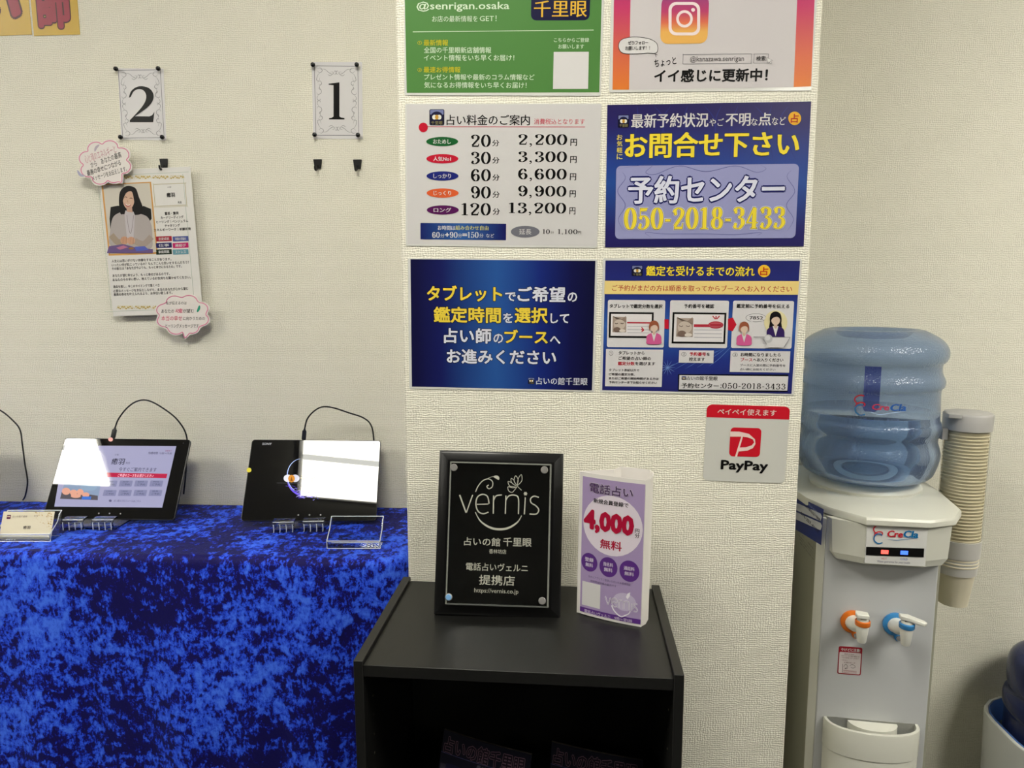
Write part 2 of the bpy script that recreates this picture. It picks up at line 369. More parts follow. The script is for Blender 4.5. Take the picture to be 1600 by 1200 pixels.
# ------------------------------------------------------------------ tablecloth
def velvet():
    m = bpy.data.materials.new('crushed_velvet'); m.use_nodes = True; N, L = nodes(m)
    t = N.new('ShaderNodeTexCoord')
    def noise(sc, det, rg, dist=0, stretch=None):
        n = N.new('ShaderNodeTexNoise'); n.inputs['Scale'].default_value = sc; n.inputs['Detail'].default_value = det; n.inputs['Roughness'].default_value = rg; n.inputs['Distortion'].default_value = dist
        if stretch:
            q = N.new('ShaderNodeMapping'); q.inputs['Scale'].default_value = stretch; q.inputs['Rotation'].default_value = (0, R(35), R(20)); L.new(t.outputs['Object'], q.inputs[0]); L.new(q.outputs[0], n.inputs[0])
        else: L.new(t.outputs['Object'], n.inputs[0])
        return n.outputs[0]
    a = noise(7, 2, .5); b_ = noise(46, 8, .72, .3); c_ = noise(190, 4, .65, .2, (1, .6, .45))
    def mth(op, x, y):
        n = N.new('ShaderNodeMath'); n.operation = op
        for i, q in enumerate((x, y)):
            if isinstance(q, (int, float)): n.inputs[i].default_value = q
            else: L.new(q, n.inputs[i])
        return n.outputs[0]
    h = mth('ADD', mth('ADD', mth('MULTIPLY', a, .38), .085), mth('ADD', mth('MULTIPLY', b_, .9), mth('MULTIPLY', c_, .42)))
    r = N.new('ShaderNodeValToRGB'); mr = N.new('ShaderNodeMapRange'); mr.inputs['From Min'].default_value = .76; mr.inputs['From Max'].default_value = 1.1
    L.new(h, mr.inputs[0]); L.new(mr.outputs[0], r.inputs[0]); e = r.color_ramp.elements
    e[0].position = .38; e[0].color = (*lin((15, 9, 84)), 1); e[1].position = .98; e[1].color = (*lin((70, 118, 250)), 1)
    k = e.new(.50); k.color = (*lin((16, 20, 138)), 1); k = e.new(.61); k.color = (*lin((34, 74, 226)), 1)
    b = N['Principled BSDF']; L.new(r.outputs[0], b.inputs['Base Color']); b.inputs['Roughness'].default_value = .62; b.inputs['Specular IOR Level'].default_value = .2
    b.inputs['Sheen Weight'].default_value = .12; b.inputs['Sheen Roughness'].default_value = .4; b.inputs['Sheen Tint'].default_value = (.3, .45, 1, 1)
    bm = N.new('ShaderNodeBump'); bm.inputs['Strength'].default_value = .5; bm.inputs['Distance'].default_value = .004; L.new(h, bm.inputs['Height']); L.new(bm.outputs[0], b.inputs['Normal'])
    return m
TF = 1.192
def tablecloth():
    pts = []                                      # plan outline with outward normals, left end -> front -> rounded corner -> pillar side
    xr, rc_ = -.268, .042
    n = 150
    for i in range(n): pts.append((Vector((-2.4+(xr-rc_+2.4)*i/(n-1), TF)), Vector((0, -1))))
    for k in range(1, 9):
        a = R(-90+90*k/8); pts.append((Vector((xr-rc_+rc_*cos(a), TF+rc_+rc_*sin(a))), Vector((cos(a), sin(a)))))
    for i in range(1, 14): pts.append((Vector((xr, TF+rc_+(LW-.004-TF-rc_)*i/13)), Vector((1, 0))))
    lev = [(-.012, TZ), (-.0055, TZ-.002), (-.0015, TZ-.007), (0, TZ-.015)]+[(0, TZ-.015-(TZ-.02)*j/14) for j in range(1, 15)]
    rings = []
    for off, z in lev:
        rr = []
        for i, (p, nn) in enumerate(pts):
            d = (TZ-z)
            f = .010*sin(p.x*11+1.3)+.006*sin(p.x*23+p.y*9)+.004*sin(p.x*47+2)
            f += .008*math.exp(-((p.x+.47)/.02)**2)
            q = p+nn*(off+(f+.008)*min(d/.35, 1)*(1 if i < n+4 else .2)); rr.append((q.x, q.y, z+.0012*sin(p.x*17)*(1 if off < 0 else 0)))
        rings.append(rr)
    V = VEL; m = MB(); m.loft(rings[::-1], V, False, False, closed=False)
    back = [(-2.4, LW-.004, TZ)]
    top = rings[0]; vs = list(top)+back; m.add(vs, [tuple(range(len(vs)))[::-1]], V)
    o = m.build('tablecloth', smooth='all'); o.data.flip_normals() if False else None
    return tag(o, 'royal blue crushed velvet tablecloth draped over the counter to the floor', 'tablecloth')
VEL = velvet(); tablecloth()
# ------------------------------------------------------------------ tablets on clear stands
BEZ = pm((10, 10, 12), .012, spec=.95, name='screen_glass'); BODY = pm((28, 28, 30), .35, name='tablet_body')
CLEAR = pm((245, 250, 255), .03, trans=1, ior=1.48, name='clear_acrylic')
EDGE = pm((225, 232, 238), .25, trans=.35, ior=1.45, name='acrylic_edge_glint')  # pale edges and ribs: bright light in clear plastic put into the colour
def pose_plane(x, y, z, a, t, b):
    ex = Vector((cos(a), sin(a), 0)); nb = Vector((-sin(a), cos(a), 0)); ez = Vector((0, 0, 1))*cos(t)+nb*sin(t)
    return Plane((x, y, z), ex*cos(b)+ez*sin(b), -ex*sin(b)+ez*cos(b))
TW, TH = .266, .172
def tablet(T, label):
    pl = pose_plane(*T); r_ = empty('tablet', mw=pl.mat()); tag(r_, label, 'tablet')
    b = MB(); ring = rrect(-TW/2, 0, TW/2, TH, .006, 4); ins = rrect(-TW/2+.0012, .0012, TW/2-.0012, TH-.0012, .005, 4)
    b.loft([[(x, y, -.0068) for x, y in ins], [(x, y, -.0055) for x, y in ring], [(x, y, -.0006) for x, y in ring], [(x, y, -.0002) for x, y in ins]], BODY); b.build('body', r_, True)
    b = MB(); b.loft([[(x, y, -.0002) for x, y in ins], [(x, y, 0) for x, y in ins]], BEZ); b.build('screen_glass', r_)
    b = MB()
    for k in (-.022, 0, .022): b.add([(x, y, .00012) for x, y in disc(k, .0115, .0016)[0]], [tuple(range(20))], pm((120, 120, 125), .2)); 
    b.build('home_button', r_)
    b = MB(); b.add([(x, y, .00012) for x, y in disc(TW/2-.014, TH-.008, .0012)[0]], [tuple(range(20))], pm((80, 80, 90), .2)); b.build('camera_lens', r_)
    return pl, r_
T1 = (-.4979, 1.365, .8985, .157, .577, -.03); T2 = (-.907, 1.352, .898, .074, .555, -.02); T3 = (-1.352, 1.35, .898, .12, .54, -.02)
p1, t1 = tablet(T1, 'black tablet below number 1 with a glowing crescent on its dark screen'); p2, t2 = tablet(T2, 'black tablet below number 2 showing a white booking page')
p3, t3 = tablet(T3, 'black tablet cut off by the left edge of the photo')
def glow(c, e=1): return pm(c, .012, spec=.95, emit=e, name='lit_pixels')
# screen of tablet 1: dark page, ring, violet sparks, white and gold emblem
P = Print(p1, t1, 320, 610, 4.6156, .0001)
P.text('SONY', 415, 378, 483, 394, glow((150, 150, 155), .5), bold=.02)
VIO = glow((92, 74, 190), .7); PALE = glow((150, 170, 220), .6)
arc = [(700+105*cos(R(a)), 615-122*sin(R(a))) for a in range(95, 262, 12)]
P.line(arc, 6, PALE, 3, 'crescent', taper=True)
arc = [(700+105*cos(R(a)), 622-130*sin(R(a))) for a in range(150, 330, 12)]
P.line(arc, 13, VIO, 2, 'crescent', taper=True)
for k in range(90):
    a = R(random.gauss(268, 30)); q = random.gauss(1.08, .13); x = 735+95*cos(a)*q*1.2; y = 640-118*sin(a)*q*.95
    dx, dy = random.uniform(-26, 26), random.uniform(-9, 9)
    P.line([(x-dx, y-dy), (x, y+random.uniform(-5, 5)), (x+dx, y+dy)], 2.6, glow(random.choice([(70, 56, 160), (96, 80, 200), (150, 140, 230)]), .6), 4, 'sparks', taper=True)
P.ell(600, 635, 31, 27, glow((190, 190, 200), .6), 5, 'emblem'); P.ell(652, 635, 31, 27, glow((175, 175, 190), .6), 5, 'emblem'); P.ell(626, 637, 24, 27, glow((176, 116, 40), .6), 6, 'emblem')
P.poly([(616, 655), (626, 622), (636, 655)], glow((120, 70, 20), .5), 7, 'emblem')
P.text('千里眼', 690, 612, 800, 662, glow((170, 150, 90), .5), bold=.01, rot=-.05)
P.text('open the future', 672, 680, 790, 694, glow((110, 110, 120), .5), rot=-.03)
P.line([(520, 668), (700, 672)], 1.6, glow((90, 90, 100), .4), 3, 'rule_line')
P.done()
# screen of tablet 2: booking page
P = Print(p2, t2, 0, 610, 4.6156, .0001)
SC = glow((124, 124, 152), .62)
P.poly([(468, 398), (1272, 402), (1170, 846), (392, 838)], SC, 1, 'lit_screen')
P.text('癒羽', 805, 490, 900, 535, glow((40, 40, 60), .2), bold=.01); P.text('先生', 908, 516, 940, 532, glow((60, 60, 80), .2)); P.text('小松', 828, 458, 858, 470, glow((70, 70, 90), .2))
P.text('待機時間 11:00〜19:30', 1070, 444, 1240, 462, glow((60, 60, 80), .2)); P.text('空席あり', 1192, 430, 1240, 442, glow((120, 50, 80), .3))
P.text('今すぐご案内できます', 858, 556, 1130, 586, glow((46, 46, 66), .2))
P.poly([(735, 592), (1208, 602), (1200, 634), (742, 624)], glow((150, 30, 60), .45), 2, 'banner'); P.text('ご希望のコースをお選びください', 850, 604, 1110, 624, glow((220, 170, 190), .6))
for i in range(4):
    for j in range(2):
        x = 752+i*110-j*6; y = 650+j*68; P.rect(x, y, x+92, y+44, glow((104, 106, 136), .55), 2, 'button', 4)
        P.text(('20分','30分','60分','90分','120分','150分','180分','延長')[i+4*j], x+24, y+4, x+66, y+15, glow((60, 60, 90), .2)); P.text('ご予約', x+18, y+22, x+74, y+36, glow((60, 60, 90), .2))
P.poly([(470, 655), (728, 668), (706, 792), (434, 782)], glow((108, 124, 150), .5), 2, 'photo_picture')
P.poly([(434, 782), (450, 720), (560, 738), (706, 760), (706, 792)], glow((70, 66, 74), .45), 3, 'photo_picture')
for cx, cy, rx, ry in ((478, 728, 30, 26), (532, 738, 26, 22), (580, 734, 24, 22), (620, 754, 26, 18), (548, 762, 36, 14)): P.ell(cx, cy, rx, ry, glow((176, 128, 112), .55), 4, 'photo_picture')
P.ell(640, 700, 60, 26, glow((112, 132, 156), .5), 3, 'photo_picture'); P.rect(592, 766, 658, 788, glow((52, 92, 170), .5), 5, 'photo_picture')
P.ell(796, 796, 10, 9, glow((80, 80, 110), .3), 2, 'icon'); P.text('占い師のプロフィールはこちら', 822, 790, 1016, 806, glow((70, 70, 100), .2))
P.ell(800, 355, 17, 15, pm((240, 170, 165), .4), 8, 'sticker'); P.done()
# yellow dot sticker on tablet 1
P = Print(p1, t1, 320, 610, 4.6156, .0001); P.ell(320, 576, 17, 17, pm((226, 214, 30), .4), 8, 'sticker'); P.done()
for o in bpy.data.objects:
    if o.name.startswith('sticker'): o['label'] = 'round yellow sticker' if o.parent == t1 else 'round pink sticker'
# clear tablet stands: two hooked prongs in front and a sloping back rest
def tablet_stand(pl, px0, px1, label):
    """prongs read from the photo; px = (left edge, right edge) of each prong at the tablet's foot"""
    ex, n2 = pl.ex, Vector((pl.ex.y, -pl.ex.x, 0)).normalized()      # n2 points to the viewer
    m = Matrix(((ex.x, -n2.x, 0, pl.O.x), (ex.y, -n2.y, 0, pl.O.y), (0, 0, 1, TZ+.0005), (0, 0, 0, 1)))
    r_ = empty('tablet_stand', mw=m); tag(r_, label, 'stand'); zz = pl.O.z-TZ
    for a, c in ((px0, px0+.042), (px1, px1+.042)):
        b = MB(); w2 = .0022
        prof = [(.03, .001), (-.028, .001), (-.036, .004), (-.038, .016), (-.033, .021), (-.024, .0225), (-.018, .0225)]   # y,z centre line: foot, hook rising in front
        for (ya, za), (yb, zb) in zip(prof[:-1], prof[1:]):
            d = Vector((yb-ya, zb-za)); nn = Vector((-d.y, d.x)).normalized()*.0013
            b.loft([[(x, ya+nn.x, za+nn.y+.0008), (x, ya-nn.x, max(za-nn.y+.0008, 0)), (x, yb-nn.x, max(zb-nn.y+.0008, 0)), (x, yb+nn.x, zb+nn.y+.0008)] for x in (a, c)], CLEAR)
        o = b.build('front_hook', r_)
        b = MB()
        for k in range(4):
            x = a+.003+k*(c-a-.006)/3; b.tube([(x, -.0385, .003), (x+.001, -.040, .009), (x, -.0385, .019)], .0009, EDGE, 6)
        b.tube([(a+.001, -.0345, .0222), (c-.001, -.0345, .0222)], .0010, EDGE, 6, 1)
        b.build('rib', r_, True)
    b = MB(); x0, x1 = px0+.042, px1
    b.box((x0-.004, -.026, .0), (x1+.004, .03, .003), CLEAR)
    t_ = .577
    b.loft([[(x, .018+.0, .003), (x, .0215, .003), (x, .0215+.085*math.tan(t_), .088), (x, .018+.085*math.tan(t_), .088)] for x in (x0-.004, x1+.004)], CLEAR)
    b.build('back_rest', r_); return r_
tablet_stand(p1, -.063, -.005, 'clear plastic stand under the dark-screened tablet beside the empty card holder')
tablet_stand(p2, -.071, -.012, 'clear plastic stand under the tablet with the white booking page')
# charging cables
CAB = pm((14, 14, 15), .45, name='cable_rubber'); PLUG = pm((52, 52, 54), .35, name='plug')
def cable(pl, pts, u, label, tip=True):
    r_ = empty('charging_cable', tuple(at(*pts[0][:2], pts[0][2]))); tag(r_, label, 'cable', 'tablet charging cables'); o0 = Vector(r_.location)
    W = [at(*p)-o0 for p in pts]; b = MB(); b.tube(W, .0016, CAB, 8, 8); b.build('cord', r_, True)
    if tip:
        d = (W[1]-W[0]).normalized(); P0 = pl.O+pl.ex*u+pl.ey*(TH+.0005)-pl.n*.0035-o0
        b = MB(); top = W[0]; A = P0; dd = (top-A)
        ax = pl.ex*.0042; ay = pl.n*.0026
        b.loft([[A+dd*f+ax*sx*k+ay*sy*k for sx, sy in ((1, 1), (-1, 1), (-1, -1), (1, -1))] for f, k in ((0, .7), (.12, 1), (.8, 1), (.86, .6), (1.0, .5))], PLUG); bevel(b.build('plug', r_), .0006)
def top_at(pl, px, py): v = pl.loc(px, py); return v.x
cable(p1, [(476, 670, 1.447), (480, 655, 1.448), (490, 643, 1.45), (503, 636, 1.453), (520, 637, 1.456), (545, 645, 1.466), (568, 653, 1.476), (580, 665, 1.486), (584, 688, 1.493), (585, 740, 1.494), (582, 775, 1.492)], top_at(p1, 474, 686), 'black charging cable arching above the dark-screened tablet nearest the pillar')
cable(p2, [(180, 668, 1.447), (185, 655, 1.448), (198, 638, 1.45), (214, 627, 1.454), (232, 626, 1.458), (255, 638, 1.464), (278, 657, 1.474), (292, 684, 1.484), (291, 730, 1.486), (287, 772, 1.484)], top_at(p2, 175, 684), 'black charging cable arching above the tablet with the white booking page')
cable(p3, [(-60, 640, 1.46), (-30, 628, 1.46), (0, 641, 1.46), (18, 655, 1.46), (31, 671, 1.458), (35, 695, 1.452), (39, 725, 1.445), (43, 752, 1.44), (40, 773, 1.45), (36, 781, 1.47)], 0, 'black charging cable hanging down at the left edge of the photo', tip=False)
# card holders
def card_holder(pxl, pxr, py_bot, label, card):
    A = atz(pxl, py_bot, TZ+.001); B = atz(pxr, py_bot, TZ+.001); ex = (B-A); wd = ex.length; ex.normalize(); bk = Vector((-ex.y, ex.x, 0))
    m = Matrix(((ex.x, bk.x, 0, (A.x+B.x)/2), (ex.y, bk.y, 0, (A.y+B.y)/2), (0, 0, 1, TZ+.001), (0, 0, 0, 1)))
    r_ = empty('card_holder', mw=m); tag(r_, label, 'card holder'); h = wd/2; t_ = .0018
    b = MB(); b.box((-h, 0, 0), (h, .032, t_), CLEAR); b.build('base_plate', r_)
    b = MB(); b.box((-h+.002, .0002, t_+.0003), (h-.002, t_, .014), CLEAR); b.build('front_lip', r_)
    b = MB(); b.loft([[(x, .026, t_+.0003), (x, .026+t_, t_+.0003), (x, .040+t_, .048), (x, .040, .048)] for x in (-h+.002, h-.002)], CLEAR); b.build('back_plate', r_)
    for s in (-1, 1):
        b = MB(); x0, x1 = sorted((s*h, s*(h-t_)))
        prof = [(t_+.0002, t_+.0003), (.0255, t_+.0003), (.039, .044), (.034, .044), (.024, .030), (t_+.0002, .014)]
        b.loft([[(x0, y, z) for y, z in prof], [(x1, y, z) for y, z in prof]], CLEAR); b.build('side_plate', r_)
    b = MB(); q = .0010
    for pth in ([(-h, 0, .014), (h, 0, .014)], [(-h, .04, .048), (h, .04, .048)], [(-h, 0, 0), (h, 0, 0)], [(-h, 0, 0), (-h, 0, .014), (-h, .024, .030), (-h, .034, .044), (-h, .04, .048)], [(h, 0, 0), (h, 0, .014), (h, .024, .030), (h, .034, .044), (h, .04, .048)], [(-h, .026, t_), (h, .026, t_)]):
        b.tube(pth, q, EDGE, 6, 1)
    b.build('edge_glint', r_, True)
    if card:
        C = r_.matrix_world.to_3x3()
        O = r_.matrix_world.translation+ex*0+bk*.0045+Vector((0, 0, .0025)); ey = (bk*.0185+Vector((0, 0, .0455)))
        pl = Plane(O, ex, ey); c = empty('name_card', mw=pl.mat()); tag(c, 'cream name card with gold corner pattern in the left card holder', 'card')
        b = MB(); b.box((-h+.003, 0, -.0004), (h-.003, .052, 0), ink((222, 214, 190))); b.build('sheet', c)
        P = Print(pl, c, 0, 610, 4.6156)
        gold = [ink((206, 186, 140)), ink((188, 160, 106)), ink((214, 198, 160))]
        for k in range(60):
            u = random.random()**2; x = 372-u*120; y = 880+random.random()**1.6*(140)*(1-u*.7)
            P.ell(x, y, random.uniform(2, 7), random.uniform(2, 6), random.choice(gold), 1, 'gold_pattern', 7)
        P.rect(50, 898, 78, 928, ink((96, 34, 70)), 2, 'emblem', 4); P.ell(58, 910, 6, 5, ink((220, 190, 160)), 3, 'emblem', 10); P.ell(69, 910, 6, 5, ink((220, 190, 160)), 3, 'emblem', 10)
        P.text('占いの館千里眼', 92, 902, 198, 916, ink((120, 100, 90))); P.text('鑑定師', 246, 900, 274, 910, ink((150, 130, 110))); P.text('癒羽', 168, 976, 220, 1000, ink((70, 60, 60)), bold=.01)
        P.done()
card_holder(-7, 79, 846, 'clear plastic card holder with a cream card, left end of the counter', True)
card_holder(511, 594, 857, 'empty clear plastic card holder in front of the tablet nearest the pillar', False)
# ------------------------------------------------------------------ number cards, pins, hooks
PAPER = pm((222, 220, 222), .35, name='laminated_paper')
PINM = pm((8, 8, 14), .25, name='pin_plastic'); SW_ = ink((130, 130, 134))
def scroll(P, pts, wd=1.6): P.line(pts, wd, SW_, 2, 'scrollwork', taper=True)
def number_card(ox, oy, sc, corners, inner, ch, box, label, pins):
    pl, root, W, H = sheet('number_card', label, 'sign', corners, LW, PAPER, rad=.002)
    P = Print(pl, root, ox, oy, sc)
    (ax, ay), (bx, by), (cx, cy), (dx, dy) = inner
    for a, c in zip(inner, inner[1:]+inner[:1]): P.line([a, c], 3.2*sc/5.4, ink((56, 56, 70)), 1, 'border')
    def q(u, v): return (ax*(1-u)*(1-v)+bx*u*(1-v)+cx*u*v+dx*(1-u)*v, ay*(1-u)*(1-v)+by*u*(1-v)+cy*u*v+dy*(1-u)*v)
    k = sc/5.4
    C1 = [[(.06,.04),(.14,.03),(.18,.07),(.12,.10),(.07,.07)], [(.12,.05),(.24,.05),(.34,.10),(.42,.12),(.42,.085),(.36,.09)], [(.30,.12),(.36,.14),(.41,.125)], [(.44,.11),(.47,.07),(.5,.09),(.48,.12),(.44,.11)],
          [(.14,.09),(.08,.13),(.05,.18),(.05,.21),(.10,.215),(.13,.16)], [(.06,.24),(.13,.22),(.16,.26),(.11,.28),(.10,.25)], [(.15,.25),(.11,.31),(.15,.36),(.13,.40),(.06,.41),(.04,.38)], [(.15,.35),(.10,.33),(.11,.30)], [(.10,.41),(.05,.45),(.06,.49),(.12,.49),(.11,.47)]]
    for c in C1:
        for fx in (0, 1):
            for fy in (0, 1):
                if len(c) == 5 and fy and c[0] == (.10,.41): pass
                scroll(P, [q(1-u if fx else u, 1-v if fy else v) for u, v in c], 3.6*k)
    if ch == '1':
        x0, y0, x1, y1 = box; P.poly([(x0+42, y1), (x0+42, y0+24), (x0, y0+20), (x0, y0+12), (x0+92, y0), (x0+92, y1-8)], BK, 3, 'numeral')
        P.poly([(x0+4, y1-9), (x1-40, y1-16), (x1, y1-9), (x1, y1+2), (x0+4, y1+2)], BK, 3, 'numeral'); P.poly([(x0+36, y1-4), (x0+20, y1-8), (x0+44, y1-24), (x0+92, y1-24), (x1-20, y1-8)], BK, 3, 'numeral')
    else:
        o_ = [(806, 612), (818, 574), (845, 549), (882, 539), (930, 550), (958, 583), (957, 625), (930, 664), (885, 700), (845, 727), (935, 728), (952, 720), (966, 699), (958, 764), (812, 764), (812, 752), (850, 712), (888, 668), (910, 630), (914, 595), (900, 568), (872, 557), (838, 570), (818, 606)]
        V_ = [Vector(q) for q in o_]; P.poly(spline(V_[:10], 4)+V_[10:16]+spline(V_[15:], 4), BK, 3, 'numeral')
    P.done()
    for i, (x, y) in enumerate(pins):
        p = at(x, y, LW-.0012); o = MB(); o.lathe([(.0012, .001), (.0012, -.004), (.0036, -.0045), (.0047, -.007), (.004, -.010), (.0015, -.0112), (.0002, -.0113)], PINM, 16, (0, 0, 0), ax='y')
        ob = o.build('push_pin', smooth=True); ob.location = p
        tag(ob, 'black push pin at the %s corner of the card with the figure %s' % (('upper left', 'upper right', 'lower right', 'lower left')[i], 'one' if ch == '1' else 'two'), 'push pin', 'push pins of the number cards')
number_card(0, 0, 4, [(183.5, 107.5), (254.5, 106.5), (260.5, 220), (190, 217.5)], [(740, 440), (1002, 436), (1026, 860), (768, 862)], '2', (808, 540, 965, 764), 'white card with scroll border and a bold black figure two, left of the pair', [(184.5, 109.3), (250.3, 108.8), (256.5, 215.5), (191.6, 215.5)])
number_card(460, 80, 5.4556, [(487.5, 97.4), (566.3, 96.5), (566.3, 217.5), (489, 216.5)], [(170, 125), (540, 128), (550, 718), (184, 716)], '1', (292, 266, 428, 580), 'white card with scroll border and a bold black figure one, nearest the pillar', [(490.8, 102.8), (559, 102.8), (560.8, 212.2), (493.4, 211.7)])
HK = pm((10, 10, 11), .4, name='hook_plastic')
def hook(px, py, label, side=False):
    p = at(px, py, LW-.0002); r_ = empty('wall_hook', p); tag(r_, label, 'hook', 'black adhesive wall hooks')
    b = MB(); b.loft([[(x, y, z) for x, z in ((-.009, .010), (.009, .010), (.0065, -.009), (-.0065, -.009))] for y in (0, -.004)], HK); bevel(b.build('mounting_plate', r_), .0012)
    b = MB(); b.tube([(0, -.003, -.004), (0, -.008, -.009), (0, -.015, -.0135), (0, -.0195, -.011), (0, -.0205, -.006)], lambda f: .0026-.0008*f, HK, 8); b.build('hook_tip', r_, True)
hook(497, 257, 'black wall hook under number 1, left one'); hook(559, 257.5, 'black wall hook under number 1, right one')
hook(257, 256, 'black wall hook under number 2 above the right half of the profile sheet'); hook(197, 258, 'black wall hook behind the pink cloud note under number 2')
# ------------------------------------------------------------------ yellow signs, cut off by the frame
YEL = pm((196, 158, 10), .35, name='yellow_print'); MAR = ink((150, 30, 58)); MARD = ink((70, 12, 26))
def yellow(corners, ch, box, label):
    pl, root, W, H = sheet('letter_sign', label, 'sign', corners, LW, YEL)
    P = Print(pl, root, 0, 0, 4); P.text(ch, *box, MAR, bold=.045, ol=(MARD, .02), part='letter'); P.done()
yellow([(-62, -58), (43, -62), (45.5, 53.5), (-58, 58.5)], 'い', (-190, -170, 126, 180), 'yellow square sign with a maroon character, cut off at the top left corner')
yellow([(44.5, -62), (117, -64), (123.5, 53.5), (51, 56.5)], '師', (232, -95, 440, 180), 'yellow square sign with a maroon kanji, right one in the row')
# ------------------------------------------------------------------ profile sheet with clouds
pl, W, H = wallrect([(164.5, 268), (303, 259), (311.5, 491), (166, 493)], LW-.014)
root = empty('profile_sheet', mw=pl.mat()); tag(root, 'white laminated profile sheet with a portrait of a smiling woman, hung from hooks', 'poster')
b = MB(); b.box((-W/2, -H/2, -.002), (W/2, H/2, 0), pm((228, 226, 222), .3)); bevel(b.build('sheet', root), .0005)
P = Print(pl, root, 100, 200, 3.529); GO = ink((196, 172, 92)); PK = ink((60, 56, 58))
P.frame(222, 252, 690, 1006, 2, ink((176, 190, 176)), 1)
for y in (272, 990):
    for i in range(34):
        x = 300+i*10.8
        if y == 990 and x > 520: break
        if i % 9 == 8: continue
        P.ell(x, y+6*sin(i*1.9), 5, 4, GO, 2, 'gold_flourish', 8); P.line([(x-8, y+8), (x, y-10), (x+9, y+5)], 1.8, ink((214, 194, 130)), 3, 'gold_flourish')
P.rect(226, 302, 500, 700, ink((214, 160, 90)), 1, 'photo_border'); P.rect(235, 308, 492, 690, ink((208, 202, 190)), 2, 'portrait_picture')
def pp(pts, c, l): P.poly(pts, ink(c), l, 'portrait_picture')
def pe(*a): P.ell(*a[:4], ink(a[4]), a[5], 'portrait_picture', 24)
pp([(256, 560), (252, 500), (258, 436), (300, 428), (330, 440), (330, 560)], (26, 26, 28), 3); pp([(400, 440), (440, 430), (480, 446), (484, 500), (470, 520), (400, 500)], (26, 26, 28), 3)
P.shape((spline([Vector(p) for p in [(312, 470), (304, 400), (314, 345), (350, 320), (395, 332), (414, 380), (436, 440), (426, 474), (380, 480), (330, 476)]], 5, True), [tuple(range(50))]), ink((24, 20, 22)), 5, 'portrait_picture')
P.shape((spline([Vector(p) for p in [(252, 640), (254, 580), (268, 500), (300, 470), (340, 462), (370, 474), (420, 474), (462, 492), (484, 540), (488, 600), (484, 660), (420, 672), (300, 664)]], 5, True), [tuple(range(65))]), ink((178, 170, 168)), 4, 'portrait_picture')
pp([(335, 478), (340, 455), (385, 462), (392, 480), (385, 640), (352, 640)], (196, 190, 194), 6)
P.line([(348, 480), (360, 560), (372, 576), (386, 480)], 2, ink((120, 112, 112)), 7, 'portrait_picture')
pe(358, 392, 32, 56, (214, 178, 156), 6); pp([(343, 430), (376, 434), (380, 466), (350, 462)], (200, 160, 140), 6)
P.shape((spline([Vector(p) for p in [(326, 400), (322, 360), (340, 330), (372, 328), (396, 352), (402, 410), (394, 450), (388, 400), (376, 352), (348, 356), (334, 380)]], 5, True), [tuple(range(55))]), ink((24, 20, 22)), 8, 'portrait_picture')
P.line([(336, 384), (343, 380), (350, 385)], 3, ink((50, 36, 34)), 9, 'portrait_picture'); P.line([(364, 390), (372, 386), (380, 392)], 3, ink((50, 36, 34)), 9, 'portrait_picture')
P.line([(354, 398), (352, 407), (358, 409)], 2, ink((170, 124, 104)), 9, 'portrait_picture'); P.line([(338, 416), (352, 430), (370, 424)], 8, ink((176, 74, 74)), 9, 'portrait_picture'); P.line([(340, 417), (353, 427), (368, 423)], 4, ink((238, 232, 226)), 10, 'portrait_picture')
P.line([(262, 590), (300, 630), (340, 620)], 34, ink((166, 150, 132)), 6, 'portrait_picture'); P.line([(484, 600), (440, 640), (390, 622)], 34, ink((170, 156, 146)), 6, 'portrait_picture')
pe(335, 620, 22, 22, (206, 160, 130), 8); pe(372, 622, 22, 22, (210, 166, 138), 8)
for k in range(4): P.line([(322+k*8, 602), (324+k*8, 636)], 1.5, ink((150, 104, 84)), 9, 'portrait_picture'); P.line([(360+k*8, 604), (362+k*8, 640)], 1.5, ink((150, 104, 84)), 9, 'portrait_picture')
pp([(238, 690), (250, 652), (330, 640), (400, 660), (492, 668), (492, 690)], (112, 92, 140), 7); pp([(392, 655), (448, 652), (470, 672), (400, 680)], (92, 104, 190), 9); pp([(290, 660), (330, 648), (356, 658), (310, 672)], (190, 120, 150), 9); pe(372, 664, 14, 6, (150, 110, 70), 9)
P.frame(496, 306, 674, 430, 3, ink((190, 180, 140)), 1, 'name_frame'); P.frame(490, 434, 684, 436, 2, ink((200, 192, 160)), 1, 'name_frame')
P.text('小松', 570, 322, 592, 331, PK); P.text('癒羽', 566, 356, 612, 382, BK, bold=.025); P.text('先生', 628, 404, 650, 416, BK, bold=.01)
for s_, x0, x1, y in (('霊感・霊視', 556, 632, 462), ('カードリーディング', 534, 660, 484), ('ヒーリング｜ペンジュラム', 510, 686, 507), ('チャネリング', 556, 640, 529), ('エネルギーワーク｜祈願祈祷', 496, 700, 551)): P.text(s_, x0, y, x1, y+17, BK, bold=.015)
for i, (s_, c) in enumerate((('恋愛成就', (166, 40, 58)), ('時期の見極め', (84, 96, 160)), ('仕事', (40, 40, 100)), ('縁結び', (196, 40, 110)), ('家庭問題', (30, 50, 34)), ('ストレス', (110, 160, 176)))):
    x = 508 if i % 2 == 0 else 600; y = 597+(i//2)*36; P.rect(x, y, x+87, y+28, ink(c), 2, 'badge', 2); P.text(s_, x+14, y+6, x+73, y+22, WH, bold=.015, layer=4)
